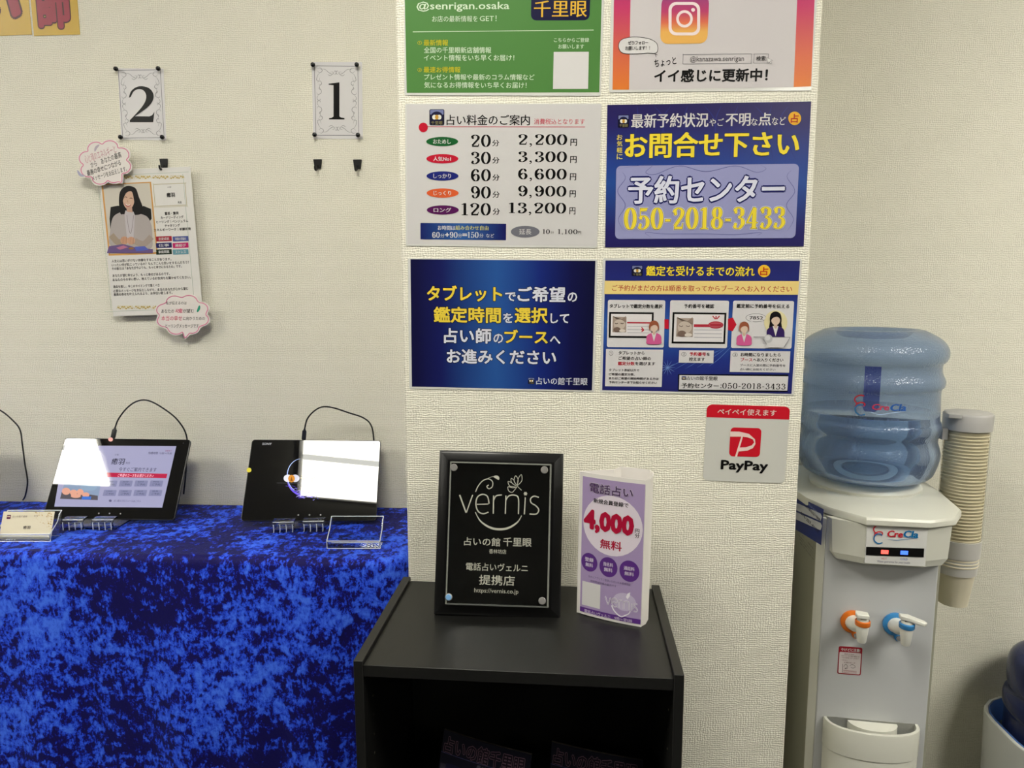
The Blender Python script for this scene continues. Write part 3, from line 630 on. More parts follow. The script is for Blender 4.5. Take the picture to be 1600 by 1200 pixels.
for s_, x0, x1, y in (('人生には思いがけない体験をすることがあります。', 263, 592, 720), ('いったい何が起こっているの？なんでこんな思いをするんだろう？', 262, 690, 740), ('その答えは「あなたが今よりも、もっと幸せになるため」です。', 264, 650, 761), ('あなたが望む幸せより、もっと幸せがあるのです。', 268, 584, 801), ('あなたのその辛い思い、抱えているお気持ちを聞かせてください。', 268, 700, 822), ('過去を癒し、今このタイミングで聞くべき', 272, 528, 863), ('必要なメッセージをお伝えしながら、本当のあなたが心から望む', 272, 686, 884), ('最高の幸せを叶えられるよう、お手伝い致します。', 274, 598, 905)): P.text(s_, x0, y, x1, y+16, PK, bold=.008)
P.done()
def cloud(cx, cy, rx, ry, tail, rot, Y, label, lines, deco, n=8):
    def outline(k):
        out = []
        for i in range(n*6):
            a = 2*PI*i/(n*6); bump = abs(sin(a*n/2+rot)); q = .82+.18*bump**.8
            x = cx+rx*k*q*cos(a); y = cy+ry*k*q*sin(a); out.append((x, y))
        # push the tail out
        d = [(x-tail[0])**2+(y-tail[1])**2 for x, y in out]; j = d.index(min(d)); tx = cx+(tail[0]-cx)*k; ty = cy+(tail[1]-cy)*k; out[j] = (tx, ty)
        return out
    O = [at(x/3.529+100, y/3.529+200, Y) for x, y in outline(1.06)]; c = at(cx/3.529+100, cy/3.529+200, Y)
    pl = Plane(c, (1, 0, 0), (0, 0, 1)); r_ = empty('cloud_note', mw=pl.mat()); tag(r_, label, 'note')
    loc = [(p.x-c.x, p.z-c.z) for p in O]; b = MB(); b.loft([[(x, y, -.0012) for x, y in loc][::-1], [(x, y, 0) for x, y in loc][::-1]], pm((232, 226, 222), .5)); b.build('card', r_)
    P = Print(pl, r_, 100, 200, 3.529); P.line(outline(.99), 4.5, ink((222, 120, 160)), 1, 'pink_border', closed=True)
    for s_, x0, y0, x1, y1, col, ro in lines: P.text(s_, x0, y0, x1, y1, ink(col), rot=ro, skew=.15, part='handwriting#%d' % x0)
    for d_ in deco: P.shape(stroke2(d_[0], 14, taper=True), ink(d_[1]), 2, 'feather_drawing')
    P.done()
cloud(226, 190, 146, 124, (318, 300), .5, LW-.024, 'pink-edged cloud note overlapping the top left of the profile sheet', [('心と魂のエネルギーと', 108, 122, 290, 168, (200, 150, 160), .3), ('から　あなたの最高', 140, 160, 320, 192, (60, 60, 60), .3), ('最善の幸せにつながる', 120, 205, 318, 236, (60, 60, 60), .28), ('メッセージをお伝えします。', 150, 238, 350, 266, (60, 60, 60), .25)], [([(170, 130), (178, 108), (196, 92)], (190, 176, 190)), ([(74, 232), (90, 258), (116, 264)], (176, 176, 200))])
cloud(654, 1030, 150, 112, (668, 1158), .2, LW-.020, 'pink-edged cloud note on the lower right corner of the profile sheet', [('私が伝えるのは', 562, 956, 676, 974, (80, 80, 80), 0), ('あなたの', 536, 1000, 606, 1020, (70, 70, 70), .0), ('魂', 612, 996, 652, 1020, (220, 90, 130), .0), ('が望む', 656, 998, 716, 1018, (70, 70, 70), 0), ('本当の幸せ', 536, 1036, 650, 1062, (224, 80, 120), .0), ('に向かうための', 656, 1040, 776, 1060, (80, 80, 80), 0), ('ヒーリングメッセージです', 560, 1080, 742, 1102, (80, 80, 80), 0)], [([(734, 1016), (744, 996), (748, 978)], (60, 160, 130))])
# ------------------------------------------------------------------ posters on the pillar
LAM = pm((216, 216, 212), .22, coat=.4, name='laminate'); 
def emblem(P, x0, y0, x1, y1, layer=3):
    w_, h_ = x1-x0, y1-y0; P.rect(x0, y0, x1, y1, ink((20, 20, 44)), layer, 'emblem', w_*.1); P.rect(x0+w_*.05, y0+h_*.04, x1-w_*.05, y0+h_*.34, ink((120, 128, 172)), layer+1, 'emblem', w_*.05)
    P.ell(x0+w_*.5, y0+h_*.5, w_*.42, h_*.36, ink((26, 26, 60)), layer+2, 'emblem')
    P.ell(x0+w_*.34, y0+h_*.5, w_*.15, h_*.15, ink((224, 224, 214)), layer+3, 'emblem'); P.ell(x0+w_*.66, y0+h_*.5, w_*.15, h_*.15, ink((224, 224, 214)), layer+3, 'emblem'); P.ell(x0+w_*.5, y0+h_*.5, w_*.12, h_*.15, ink((196, 150, 60)), layer+4, 'emblem')
    P.text('千里眼', x0+w_*.12, y0+h_*.74, x1-w_*.12, y0+h_*.96, ink((150, 140, 90)), layer=layer+4, part='emblem')
# price list
pl, root, W, H = sheet('price_poster', 'white laminated price list with coloured oval badges, left poster of the second row', 'poster', [(631, 160.4), (940.4, 163), (933, 386.5), (635.8, 385.4)], PW, LAM, rad=.003)
P = Print(pl, root, 630, 150, 4.8)
P.rect(30, 66, 1468, 1118, ink((205, 203, 203)), 1, 'paper')
emblem(P, 197, 100, 309, 220)
P.text('占い料金のご案内', 326, 140, 950, 220, BK, bold=.004, mc=.012)
P.text('消費税込となります', 982, 170, 1362, 214, ink((214, 96, 110)), mc=0); P.rect(150, 229, 1364, 234, ink((190, 60, 80)), 2, 'rule_line'); P.ell(151, 236, 34, 36, ink((190, 22, 48)), 3, 'red_dot')
rows = [('おためし', '20', '2,200', (24, 92, 44), 342), ('人気No1', '30', '3,300', (190, 24, 50), 471), ('しっかり', '60', '6,600', (28, 36, 116), 600), ('じっくり', '90', '9,900', (214, 92, 48), 728), ('ロング', '120', '13,200', (84, 22, 84), 855)]
for i, (nm, mn, yen, col, cy) in enumerate(rows):
    P.ell(293+i, cy, 120, 35, ink(col), 3, 'badge#%d' % i); P.text(nm, 225+i, cy-17, 357+i, cy+18, WH, layer=5, mc=.02, part='badge#%d' % i)
    P.num(mn, (438 if i == 4 else 508), cy-51, 657, cy+40, BK); P.text('分', 668+i, cy-12, 720+i, cy+36, BK, mc=.015)
    P.num(yen, (792 if i == 4 else 862), cy-54, 1230-i*2, cy+(62 if 1 else 40)-22, BK, sp=.05); P.text('円', 1255-i*2, cy-20, 1303-i*3, cy+33, BK, mc=.015)
P.rect(130, 955, 772, 1078, grad([(0, (20, 22, 92)), (.5, (44, 92, 160)), (1, (20, 22, 92))], 0, -.13, .005), 3, 'blue_box', 4)
P.text('お時間は', 260, 972, 390, 1006, WH, layer=4, mc=.015); P.text('組み合わせ自由', 392, 972, 640, 1006, ink((206, 200, 110)), layer=4, mc=.01)
P.num('60', 218, 1020, 275, 1064, WH, 4); P.text('分', 280, 1032, 310, 1062, WH, layer=4); P.text('+', 314, 1026, 346, 1056, WH, layer=4, bold=.03); P.num('90', 350, 1020, 408, 1064, WH, 4); P.text('分', 412, 1032, 440, 1062, WH, layer=4); P.text('=', 444, 1032, 480, 1050, WH, layer=4, bold=.03); P.num('150', 484, 1020, 566, 1064, WH, 4); P.text('分', 572, 1032, 602, 1062, WH, layer=4); P.text('など', 622, 1034, 682, 1062, WH, layer=4)
P.ell(915, 1018, 108, 44, ink((112, 112, 122)), 3, 'badge#e'); P.text('延長', 870, 998, 962, 1040, WH, layer=5, part='badge#e')
P.num('10', 1046, 1000, 1100, 1034, BK, th=.15); P.text('分', 1106, 1014, 1130, 1034, BK); P.num('1,100', 1160, 1000, 1306, 1042, BK, th=.15, sp=.08); P.text('円', 1310, 1014, 1334, 1034, BK)
P.done()
# booking centre
BLU = grad([(0, (34, 28, 92)), (.12, (34, 32, 100)), (.45, (34, 74, 150)), (.6, (34, 62, 140)), (.85, (34, 30, 98)), (1, (34, 26, 88))], 1, -.105, .105)
pl, root, W, H = sheet('booking_poster', 'dark blue laminated poster with large yellow characters and a phone number in a pale panel', 'poster', [(949.7, 163.6), (1268, 158.8), (1255.3, 384.5), (944.9, 386.7)], PW, BLU)
P = Print(pl, root, 930, 150, 4.571)
for k in range(10):
    x = 300+k*120; P.line([(x, 70), (x+80*sin(k*2), 200), (x-60*cos(k), 460)], 7, ink((52, 58, 128)), 1, 'background_streak', taper=True)
emblem(P, 162, 136, 242, 226)
P.text('最新予約状況', 258, 124, 808, 226, WH, bold=.006, mc=.014); P.text('やご', 816, 160, 918, 216, WH, mc=.01); P.text('不明', 932, 124, 1108, 216, WH, bold=.006, mc=.014); P.text('な', 1112, 158, 1158, 212, WH, mc=.01); P.text('点', 1166, 120, 1256, 212, WH, bold=.006, mc=.014); P.text('など', 1262, 150, 1360, 208, WH, mc=.01)
P.ell(1424, 160, 46, 48, ink((232, 176, 50)), 3, 'seal_mark'); P.text('占', 1396, 128, 1452, 192, ink((176, 52, 40)), bold=.02, layer=5, part='seal_mark')
for i, ch in enumerate('お気軽に'): P.text(ch, 154, 276+i*46, 194, 314+i*46, YE, ol=(WH, .01), part='lettering#side')
P.text('お問合せ下さい', 212, 254, 1456, 440, YE, bold=.016, mc=.017, ol=(ink((20, 22, 50)), .018))
P.rect(146, 492, 1442, 1018, ink((150, 152, 196)), 2, 'pale_panel', 34)
for pts in ([(160, 520), (400, 490), (360, 545), (430, 560), (600, 500), (790, 540), (1000, 500), (1150, 545), (1220, 520), (1180, 495)], [(190, 540), (215, 590), (160, 680), (215, 780), (165, 880), (200, 960)], [(1400, 530), (1370, 580), (1425, 680), (1365, 780), (1415, 880), (1370, 965)], [(400, 1010), (360, 975), (500, 985), (780, 985), (1000, 990), (1180, 975), (1150, 1000)]): P.line(pts, 4, ink((90, 92, 150)), 3, 'scrollwork', taper=True)
P.text('予約センター', 236, 566, 1352, 768, ink((214, 216, 232)), bold=.018, mc=.014, layer=6, ol=(ink((26, 30, 96)), .05))
P.num('050-2018-3433', 206, 796, 1356, 952, YE, 8, ol=[(ink((30, 30, 50)), .016), (ink((214, 212, 220)), .045)], sp=.06, th=.2); P.done()
# tablet instruction poster
GB = grad([(0, (14, 14, 62)), (.15, (20, 26, 92)), (.47, (40, 86, 158)), (.72, (22, 40, 120)), (.9, (14, 16, 72)), (1, (10, 12, 56))], 0, -.135, .135)
pl, root, W, H = sheet('instruction_poster', 'blue gradient laminated poster with four lines of white and yellow lettering, above the black plaque', 'poster', [(637, 403.4), (934, 405.5), (928.3, 612.2), (639.5, 607.5)], PW, LAM, rad=.003)
P = Print(pl, root, 630, 395, 5)
P.poly([(57, 50), (1502, 63), (1475, 1075), (68, 1045)], GB, 1, 'blue_panel')
OB = (ink((10, 12, 50)), .03)
Y2 = ink((232, 206, 70)); W2 = ink((214, 216, 228))
P.text('タブレット', 186, 256, 774, 380, Y2, bold=.03, ol=OB); P.text('で', 796, 308, 880, 378, W2, bold=.025, ol=OB); P.text('ご希望', 892, 264, 1268, 386, W2, bold=.028, ol=OB); P.text('の', 1284, 308, 1360, 384, W2, bold=.025, ol=OB)
P.text('鑑定時間', 238, 422, 764, 548, Y2, bold=.028, ol=OB); P.text('を', 780, 470, 856, 548, W2, bold=.025, ol=OB); P.text('選択', 870, 426, 1130, 550, Y2, bold=.028, ol=OB); P.text('して', 1150, 474, 1296, 552, W2, bold=.025, ol=OB)
P.text('占い師', 318, 588, 690, 708, W2, bold=.028, ol=OB); P.text('の', 704, 632, 782, 706, W2, bold=.025, ol=OB); P.text('ブース', 790, 600, 1130, 708, Y2, bold=.03, ol=OB); P.text('へ', 1146, 650, 1228, 712, W2, bold=.025, ol=OB)
P.text('お進みください', 340, 756, 1196, 870, W2, bold=.028, ol=OB)
emblem(P, 976, 976, 1026, 1024); P.text('占いの館千里眼', 1040, 974, 1440, 1032, W2, mc=.012); P.done()
# flow poster
pl, root, W, H = sheet('procedure_poster', 'blue laminated poster with three illustrated steps, right poster of the third row', 'poster', [(942, 404), (1253.5, 404), (1240, 618.5), (937.5, 612.5)], PW, LAM, rad=.003)
P = Print(pl, root, 930, 395, 4.848)
P.poly([(78, 58), (1552, 60), (1487, 1068), (53, 1040)], grad([(0, (34, 36, 108)), (.25, (34, 50, 130)), (.5, (44, 92, 172)), (.75, (34, 44, 124)), (1, (32, 36, 106))], 1, -.1, .1), 1, 'blue_panel')
for k in range(5): P.line([(500+k*90, 900-k*10), (700+k*60, 800), (900+k*40, 760-k*20)], 4, ink((90, 120, 190)), 2, 'background_streak', taper=True)
for a in range(0, 180, 30): P.line([(548-60*cos(R(a)), 870-60*sin(R(a))), (548, 870), (548+60*cos(R(a)), 870+60*sin(R(a)))], 3, ink((110, 140, 200)), 2, 'background_streak', taper=True)
emblem(P, 276, 96, 360, 176); P.text('鑑定を受けるまでの流れ', 386, 100, 1208, 178, YE, bold=.012, mc=.012, ol=(ink((14, 16, 50)), .02)); P.ell(1279, 138, 47, 47, ink((236, 190, 50)), 3, 'seal_mark'); P.text('占', 1248, 108, 1310, 170, ink((190, 60, 30)), bold=.02, layer=5, part='seal_mark')
P.poly([(72, 212), (1545, 214), (1536, 318), (68, 312)], ink((232, 208, 134)), 3, 'yellow_band'); P.text('ご予約がまだの方は順番を取ってからブースへお入りください', 128, 246, 1490, 294, ink((176, 56, 44)), mc=.014)
for i, (x0, x1, t_, tx0, tx1) in enumerate(((92, 525, 'タブレットで鑑定分数を選択', 108, 510), (562, 1006, '予約番号を確認', 672, 900), (1036, 1496, '鑑定前に予約番号を伝える', 1070, 1470))):
    P.rect(x0, 358+i*3, x1, 716+i*4, ink((212, 210, 212)), 3, 'step_panel#%d' % i, 14); P.text(t_, tx0, 388, tx1, 420, BK, bold=.012, mc=.01, layer=5)
P.poly([(524, 504), (556, 504), (556, 578), (524, 574)], RED, 4, 'arrow#1'); P.poly([(1005, 500), (1042, 490), (1070, 544), (1040, 594), (1005, 584)], RED, 4, 'arrow')
for (x0, y0, x1, y1) in ((104, 450, 440, 644), (582, 452, 988, 688)):
    P.rect(x0, y0, x1, y1, BK, 5, 'drawn_tablet#%d' % x0); P.rect(x0+14, y0+14, x1-14, y1-14, ink((222, 218, 220)), 6, 'drawn_tablet#%d' % x0); w_ = x1-x0; h_ = y1-y0
    a = x0+w_*.08; c = a+w_*.31; d0 = y0+h_*.18; d1 = y0+h_*.78
    P.rect(a, d0, c, d1, ink((168, 152, 140)), 7, 'cat_picture#%d' % x0)
    P.poly([(a, d0), (a+w_*.02, d0-h_*.03), (a+w_*.09, d0+h_*.1), (a+w_*.2, d0+h_*.1), (c-4, d0-h_*.03), (c, d0+h_*.2)], ink((146, 128, 116)), 8, 'cat_picture#%d' % x0)
    P.ell((a+c)/2, (d0+d1)/2, w_*.13, h_*.2, ink((196, 182, 170)), 9, 'cat_picture#%d' % x0); P.line([(a+w_*.05, (d0+d1)/2-h_*.06), (a+w_*.09, (d0+d1)/2-h_*.03), (a+w_*.12, (d0+d1)/2-h_*.06)], 4, ink((70, 54, 50)), 10, 'cat_picture#%d' % x0); P.line([(a+w_*.18, (d0+d1)/2-h_*.06), (a+w_*.22, (d0+d1)/2-h_*.03), (a+w_*.25, (d0+d1)/2-h_*.06)], 4, ink((70, 54, 50)), 10, 'cat_picture#%d' % x0)
    P.ell(a+w_*.1, d1-h_*.1, w_*.08, h_*.1, ink((120, 100, 90)), 10, 'cat_picture#%d' % x0); P.ell(a+w_*.22, d1-h_*.06, w_*.07, h_*.06, ink((214, 204, 194)), 10, 'cat_picture#%d' % x0)
    P.text('〇〇先生', c+6, d0+2, c+w_*.18, d0+h_*.08, GR); P.rect(c+6, y0+h_*.38, x1-24, y0+h_*.44 if x0 < 200 else y0+h_*.47, ink((176, 50, 66)), 7, 'drawn_tablet#%d' % x0)
    for k in range(3): P.rect(c+8, y0+h_*(.55+.12*k), x1-30, y0+h_*(.57+.12*k), ink((170, 170, 180)), 7, 'drawn_tablet#%d' % x0)
P.ell(912, 546, 58, 27, ink((176, 50, 66)), 8, 'circle_mark'); P.ell(912, 546, 50, 20, ink((190, 90, 100)), 9, 'circle_mark'); P.rect(868, 538, 956, 554, ink((176, 50, 66)), 10, 'circle_mark')
for a0, x, y in ((0, 914, 498), (1, 372, 580)):
    for k in (-1, 0, 1):
        dx, dy = ((k*26, -20) if not a0 else (-26+4*abs(k), k*16)); P.line([(x+dx*.2, y+dy*.1+6), (x+dx, y+dy)], 7, RED, 8, 'spark_mark')
def figure(cx, top, s, hair, suit, longhair=False):
    f = lambda x, y: (cx+x*s, top+y*s)
    if longhair:
        P.poly([f(-30, 22), f(30, 22), f(44, 108), f(20, 118), f(-20, 118), f(-44, 108)], ink(hair), 8, 'figure_drawing#%d' % cx)
    P.shape((spline([Vector(f(*p)) for p in [(-60, 160), (-58, 128), (-40, 108), (0, 96), (40, 108), (58, 128), (60, 160), (56, 186), (0, 192), (-56, 186)]], 4, True), [tuple(range(40))]), ink(suit), 9, 'figure_drawing#%d' % cx)
    P.poly([f(-20, 98), f(0, 168), f(20, 98)], WH, 10, 'figure_drawing#%d' % cx); P.poly([f(-11, 70), f(11, 70), f(11, 106), f(0, 118), f(-11, 106)], ink((206, 178, 156)), 11, 'figure_drawing#%d' % cx)
    P.ell(cx, top+56*s, 30*s, 36*s, ink((214, 190, 172)), 12, 'figure_drawing#%d' % cx)
    P.shape((spline([Vector(f(*p)) for p in [(-34, 84), (-40, 50), (-30, 14), (0, 0), (30, 14), (40, 50), (36, 86), (28, 50), (10, 36), (-14, 42), (-28, 56)]], 4, True), [tuple(range(44))]), ink(hair), 13, 'figure_drawing#%d' % cx)
figure(444, 512, .95, (150, 86, 60), (206, 92, 146)); figure(1126, 520, .95, (150, 86, 60), (206, 92, 146))
P.ell(1366, 528, 88, 92, ink((224, 214, 168)), 6, 'glow_disc'); figure(1364, 444, 1.12, (20, 18, 22), (52, 34, 92), True)
P.rect(1196, 636, 1474, 641, GR, 15, 'desk_line'); P.poly([(1296, 641), (1470, 641), (1420, 716), (1296, 714)], ink((212, 210, 212)), 15, 'desk_line'); P.line([(1472, 640), (1426, 716)], 3, GR, 16, 'desk_line')
P.ell(1308, 650, 32, 32, ink((186, 186, 188)), 16, 'crystal_ball'); P.ell(1302, 644, 20, 20, ink((210, 210, 212)), 17, 'crystal_ball')
P.ell(1216, 492, 78, 32, GR, 5, 'speech_bubble'); P.poly([(1180, 512), (1200, 516), (1176, 532)], ink((212, 210, 212)), 6, 'speech_bubble'); P.ell(1216, 492, 75, 29, ink((212, 210, 212)), 6, 'speech_bubble'); P.text('7852', 1168, 480, 1270, 506, PK, part='speech_bubble', layer=7, mc=.02)
WP2 = ink((210, 208, 210))
P.poly([(82, 728), (515, 734), (503, 1016), (74, 1010)], WP2, 3, 'step_note#1'); P.poly([(636, 738), (898, 740), (894, 836), (632, 832)], WP2, 3, 'step_note#2'); P.poly([(1026, 742), (1478, 746), (1468, 908), (1018, 902)], WP2, 3, 'step_note#3')
P.text('①', 104, 742, 136, 778, PK); P.text('②', 652, 752, 690, 784, PK); P.text('③', 1040, 756, 1078, 788, PK)
for s_, x0, y0, x1, y1, c_ in (('タブレットから', 176, 744, 372, 772, PK), ('ご希望の占い師の', 176, 786, 422, 812, PK), ('鑑定分数', 172, 824, 298, 852, RED), ('を選びます', 302, 826, 454, 852, PK), ('予約番号', 714, 752, 838, 780, RED), ('を', 844, 756, 868, 780, PK), ('控えます', 710, 792, 830, 820, PK), ('お時間になりましたら', 1100, 758, 1404, 786, PK), ('ブース', 1100, 796, 1190, 822, RED), ('へお入りください', 1194, 798, 1424, 824, PK), ('ブースに入室の際に予約番号を', 1096, 842, 1440, 862, GR), ('占い師にお伝えください', 1096, 874, 1364, 892, GR), ('タブレット表記以外で', 104, 878, 334, 898, PK), ('ご希望の鑑定分数、', 104, 910, 300, 930, PK), ('またはご希望の開始時間がある方は', 104, 942, 480, 962, PK), ('予約センターまでお知らせください', 104, 972, 466, 992, PK)): P.text(s_, x0, y0, x1, y1, c_, bold=.012, mc=.01, layer=5)
P.poly([(628, 920), (1460, 922), (1458, 1052), (628, 1048)], BK, 3, 'phone_box'); P.poly([(638, 926), (1462, 936), (1454, 1044), (634, 1034)], WP2, 4, 'phone_box')
emblem(P, 654, 934, 688, 962, 5); P.text('占いの館千里眼', 692, 934, 926, 966, PK, mc=.012, layer=6); P.text('予約センター：', 652, 986, 956, 1026, BK, mc=.014, bold=.005, layer=6); P.num('050-2018-3433', 962, 988, 1440, 1032, BK, 6, sp=.08, th=.13); P.done()
# green poster
pl, root, W, H = sheet('green_poster', 'green laminated poster with white and yellow lettering, top left on the pillar', 'poster', [(630.5, -78), (945, -80), (940, 149.5), (633, 149.3)], PW, LAM, rad=.003)
P = Print(pl, root, 630, 0, 5)
P.poly([(5, -360), (1560, -368), (1532, 722), (28, 725)], ink((80, 130, 66)), 1, 'green_panel'); LG = ink((206, 226, 198)); YG = ink((198, 190, 40))
P.text('@senrigan.osaka', 104, 12, 830, 92, LG, bold=.012); P.text('お店の最新情報を', 226, 124, 582, 172, LG, bold=.004); P.text('GET！', 598, 122, 730, 166, LG, bold=.004)
P.poly([(75, 247), (1488, 233), (1488, 238), (75, 252)], LG, 2, 'rule_line')
P.rect(1000, -120, 1460, 160, ink((18, 18, 60)), 2, 'dark_badge', 44); P.text('千里眼', 1022, 4, 1436, 136, ink((224, 180, 60)), bold=.004, mc=.012, layer=5)
for s_, x0, y0, x1, y1, c_ in (('①', 112, 320, 146, 350, YG), ('最新情報', 160, 310, 352, 358, YG), ('②', 112, 532, 146, 562, YG), ('最速お得情報', 160, 522, 448, 568, YG), ('全国の千里眼新店舗情報', 162, 368, 688, 416, LG), ('イベント情報をいち早くお届け！', 162, 428, 868, 476, LG), ('プレゼント情報や最新のコラム情報など', 164, 580, 1026, 626, LG), ('気になるお得情報をいち早くお届け！', 164, 642, 964, 690, LG), ('こちらからご登録', 1178, 296, 1452, 330, LG), ('お願いします', 1212, 348, 1412, 382, LG)): P.text(s_, x0, y0, x1, y1, c_, bold=.008)
P.poly([(1176, 406), (1450, 405), (1444, 694), (1170, 695)], WH, 2, 'blank_square'); P.done()
# orange-edged poster
pl, root, W, H = sheet('social_poster', 'white poster with pink to orange side bands and rounded logo, top right on the pillar', 'poster', [(956.5, -78), (1280, -84), (1269.5, 141), (952, 144.8)], PW, LAM, rad=.003)
P = Print(pl, root, 940, 0, 4.706); OG = grad([(0, (226, 128, 40)), (.35, (214, 104, 72)), (.75, (196, 56, 104)), (1, (170, 40, 110))], 1, -.105, .06)
P.poly([(96, -340), (218, -340), (202, 660), (80, 660)], OG, 1, 'side_band#a'); P.poly([(1452, -350), (1580, -350), (1540, 636), (1412, 640)], OG, 1, 'side_band#b'); P.poly([(218, -340), (1452, -350), (1412, 640), (202, 660)], ink((204, 199, 201)), 1, 'paper')
P.rect(436, -30, 784, 322, grad([(0, (232, 178, 92)), (.2, (220, 110, 80)), (.42, (186, 62, 110)), (.75, (150, 66, 124)), (1, (104, 70, 130))], 1, -.015, .052), 3, 'camera_logo', 56)
Pk = ink((238, 222, 222))
rr = lambda x0, y0, x1, y1, r_: [Vector(q) for q in rrect(x0, y0, x1, y1, r_, 6)]
def ringshape(a, b_, mat, layer, part):
    n = len(a); P.shape((a+b_, [(i, (i+1) % n, n+(i+1) % n, n+i) for i in range(n)]), mat, layer, part)
ringshape(rr(492, 16, 724, 262, 56), rr(514, 38, 702, 240, 38), Pk, 5, 'camera_logo'); ringshape(disc(609, 140, 61, 64, 32)[0], disc(609, 140, 42, 44, 32)[0], Pk, 5, 'camera_logo'); P.ell(672, 74, 14, 14, Pk, 5, 'camera_logo')
P.shape((spline([Vector(p) for p in [(124, 345), (140, 298), (200, 276), (280, 274), (360, 290), (408, 326), (404, 388), (330, 392), (220, 398), (150, 388)]], 5, True), [tuple(range(50))]), WH, 3, 'speech_bubble')
P.line([(124, 345), (140, 298), (200, 276), (280, 274), (360, 290), (408, 326), (404, 388), (330, 392), (220, 398), (150, 388)], 4, BK, 4, 'speech_bubble', closed=True); P.line([(392, 390), (400, 420), (396, 400), (410, 406)], 3, BK, 4, 'speech_bubble')
P.text('ぜひフォロー', 194, 302, 342, 330, PK, bold=.02, layer=5); P.text('お願いします！！', 174, 340, 354, 370, PK, bold=.015, layer=5)
P.text('ちょっと', 388, 428, 548, 486, BK, bold=.015, rot=.14); P.text('イイ感じに更新中！', 386, 506, 1222, 604, BK, bold=.03)
P.frame(596, 398, 1102, 470, 3, GR, 3); P.text('@kanazawa.senrigan', 650, 412, 1046, 462, PK, bold=-.004); P.frame(1118, 396, 1226, 466, 3, GR, 3, 'search_box'); P.text('検索', 1136, 412, 1206, 450, BK, bold=.008)
P.poly([(1212, 424), (1254, 446), (1238, 450), (1250, 464), (1242, 470), (1230, 456), (1222, 468)], WH, 5, 'cursor_arrow'); P.line([(1212, 424), (1254, 446), (1238, 450), (1250, 464), (1242, 470), (1230, 456), (1222, 468), (1212, 424)], 2, GR, 6, 'cursor_arrow')
P.done()
# payment sticker
pl, W, H = wallrect([(1103.5, 632), (1233, 635), (1227.5, 755.5), (1099.5, 750.5)], PW-.001)
root = empty('payment_sticker', mw=pl.mat()); tag(root, 'square grey sticker with rounded corners, red top band and red logo square', 'sticker')
b = MB(); rg = rrect(-W/2, -H/2, W/2, H/2, .008); b.loft([[(x, y, -.0007) for x, y in rg], [(x, y, 0) for x, y in rg]], pm((204, 204, 198), .35)); b.build('sheet', root)
P = Print(pl, root, 1090, 620, 8); RP = ink((200, 26, 44)); WS = ink((232, 208, 200))
t = [P.L(104, 262), P.L(1136, 278)]; zt = (t[0].y+t[1].y)/2
rg = [(x, y) for x, y in rg if y > zt+.002]; rg = rg+[(-W/2, zt), (W/2, zt)]; rg.sort(key=lambda q: math.atan2(q[1]-zt-.004, q[0])); P.put([poly([Vector(q) for q in rg])], RP, 1, 'red_band')
P.text('ペイペイ使えます', 248, 152, 984, 232, WS, bold=.012)
P.rect(402, 386, 788, 748, RP, 2, 'logo_square', 50)
P.poly([(404, 432), (520, 434), (640, 462), (716, 530), (722, 590), (690, 640), (620, 672), (515, 682), (520, 634), (600, 630), (676, 606), (706, 568), (688, 530), (620, 505), (560, 497), (404, 497)], WS, 4, 'logo_letter')
P.poly([(545, 495), (566, 497), (492, 748), (466, 748)], WS, 4, 'logo_letter')
P.text('PayPay', 288, 796, 880, 950, BK, bold=.03); P.done()
# ------------------------------------------------------------------ black plaque
PT = (-.0892, 1.0001, SZ+.001, .0329, .2296, -.022); PWD, PH = .186, .24
pl = pose_plane(*PT); pr_ = empty('award_plaque', mw=pl.mat()); tag(pr_, 'black framed plaque with glass plate and white lettering on top of the shelf unit', 'plaque')
FRM = pm((13, 13, 14), .28, spec=.5, name='black_lacquer')
b = MB(); lv = ((0, -.016), (0, -.002), (.002, 0), (.0035, .0006), (.013, .0046), (.0145, .0046))
b.loft([[(x, y, z) for x, y in rrect(-PWD/2+i, i, PWD/2-i, PH-i, .0005, 1)] for i, z in lv], FRM); b.build('frame', pr_, True)
GI = .0195; b = MB(); lv = ((0, .0056), (0, .0098), (.001, .0108))
AC = pm((250, 252, 250), .0, trans=1, ior=1.49, name='glass_plate')
x0, y0, x1, y1 = -PWD/2+.0185, .0175, PWD/2-.0185, PH-.0165
b.loft([[(x, y, z) for x, y in rrect(x0+i, y0+i, x1-i, y1-i, .0004, 1)] for i, z in lv], AC); gp = b.build('glass_plate', pr_)
b = MB(); LE = pm((128, 130, 124), .18, spec=.8, name='edge_glint'); LE2 = pm((92, 94, 92), .15, spec=.8)  # refracted light at the plate's edges painted as pale grey strips
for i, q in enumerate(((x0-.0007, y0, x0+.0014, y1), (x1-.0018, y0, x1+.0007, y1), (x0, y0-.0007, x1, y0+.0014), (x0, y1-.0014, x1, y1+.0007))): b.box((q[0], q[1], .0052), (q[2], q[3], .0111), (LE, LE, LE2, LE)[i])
b.build('edge_glint', pr_)
CH = pm((190, 188, 186), .22, metal=.6, name='chrome')
P = Print(pl, pr_, 660, 690, 4.1375, .0112)
for i, (cx, cy) in enumerate(((209, 166), (788, 182), (176, 994), (774, 1019))):
    v = P.L(cx, cy); b = MB(); b.lathe([(.0042, .0046), (.0042, .0112), (.0054, .0114), (.0054, .0128), (.0046, .0136), (.0001, .0138)], CH, 24, (v.x, v.y, 0)); o = b.build('standoff_bolt', pr_, True)
    if i == 2:
        b = MB(); b.lathe([(.0044, .0137), (.0038, .0141), (.0001, .0142)], pm((120, 170, 220), .2), 20, (v.x, v.y, 0)); b.build('blue_cap', o)
ET = pm((176, 176, 164), .6, name='etched_lettering')
k = 7.5
def ln(p, w_=k, cl=False, part='logo_lettering', tp=False): P.line(p, w_, ET, 1, part, closed=cl, taper=tp)
ln([(246, 342), (287, 455)], 9); ln([(329, 342), (289, 455)], 7)
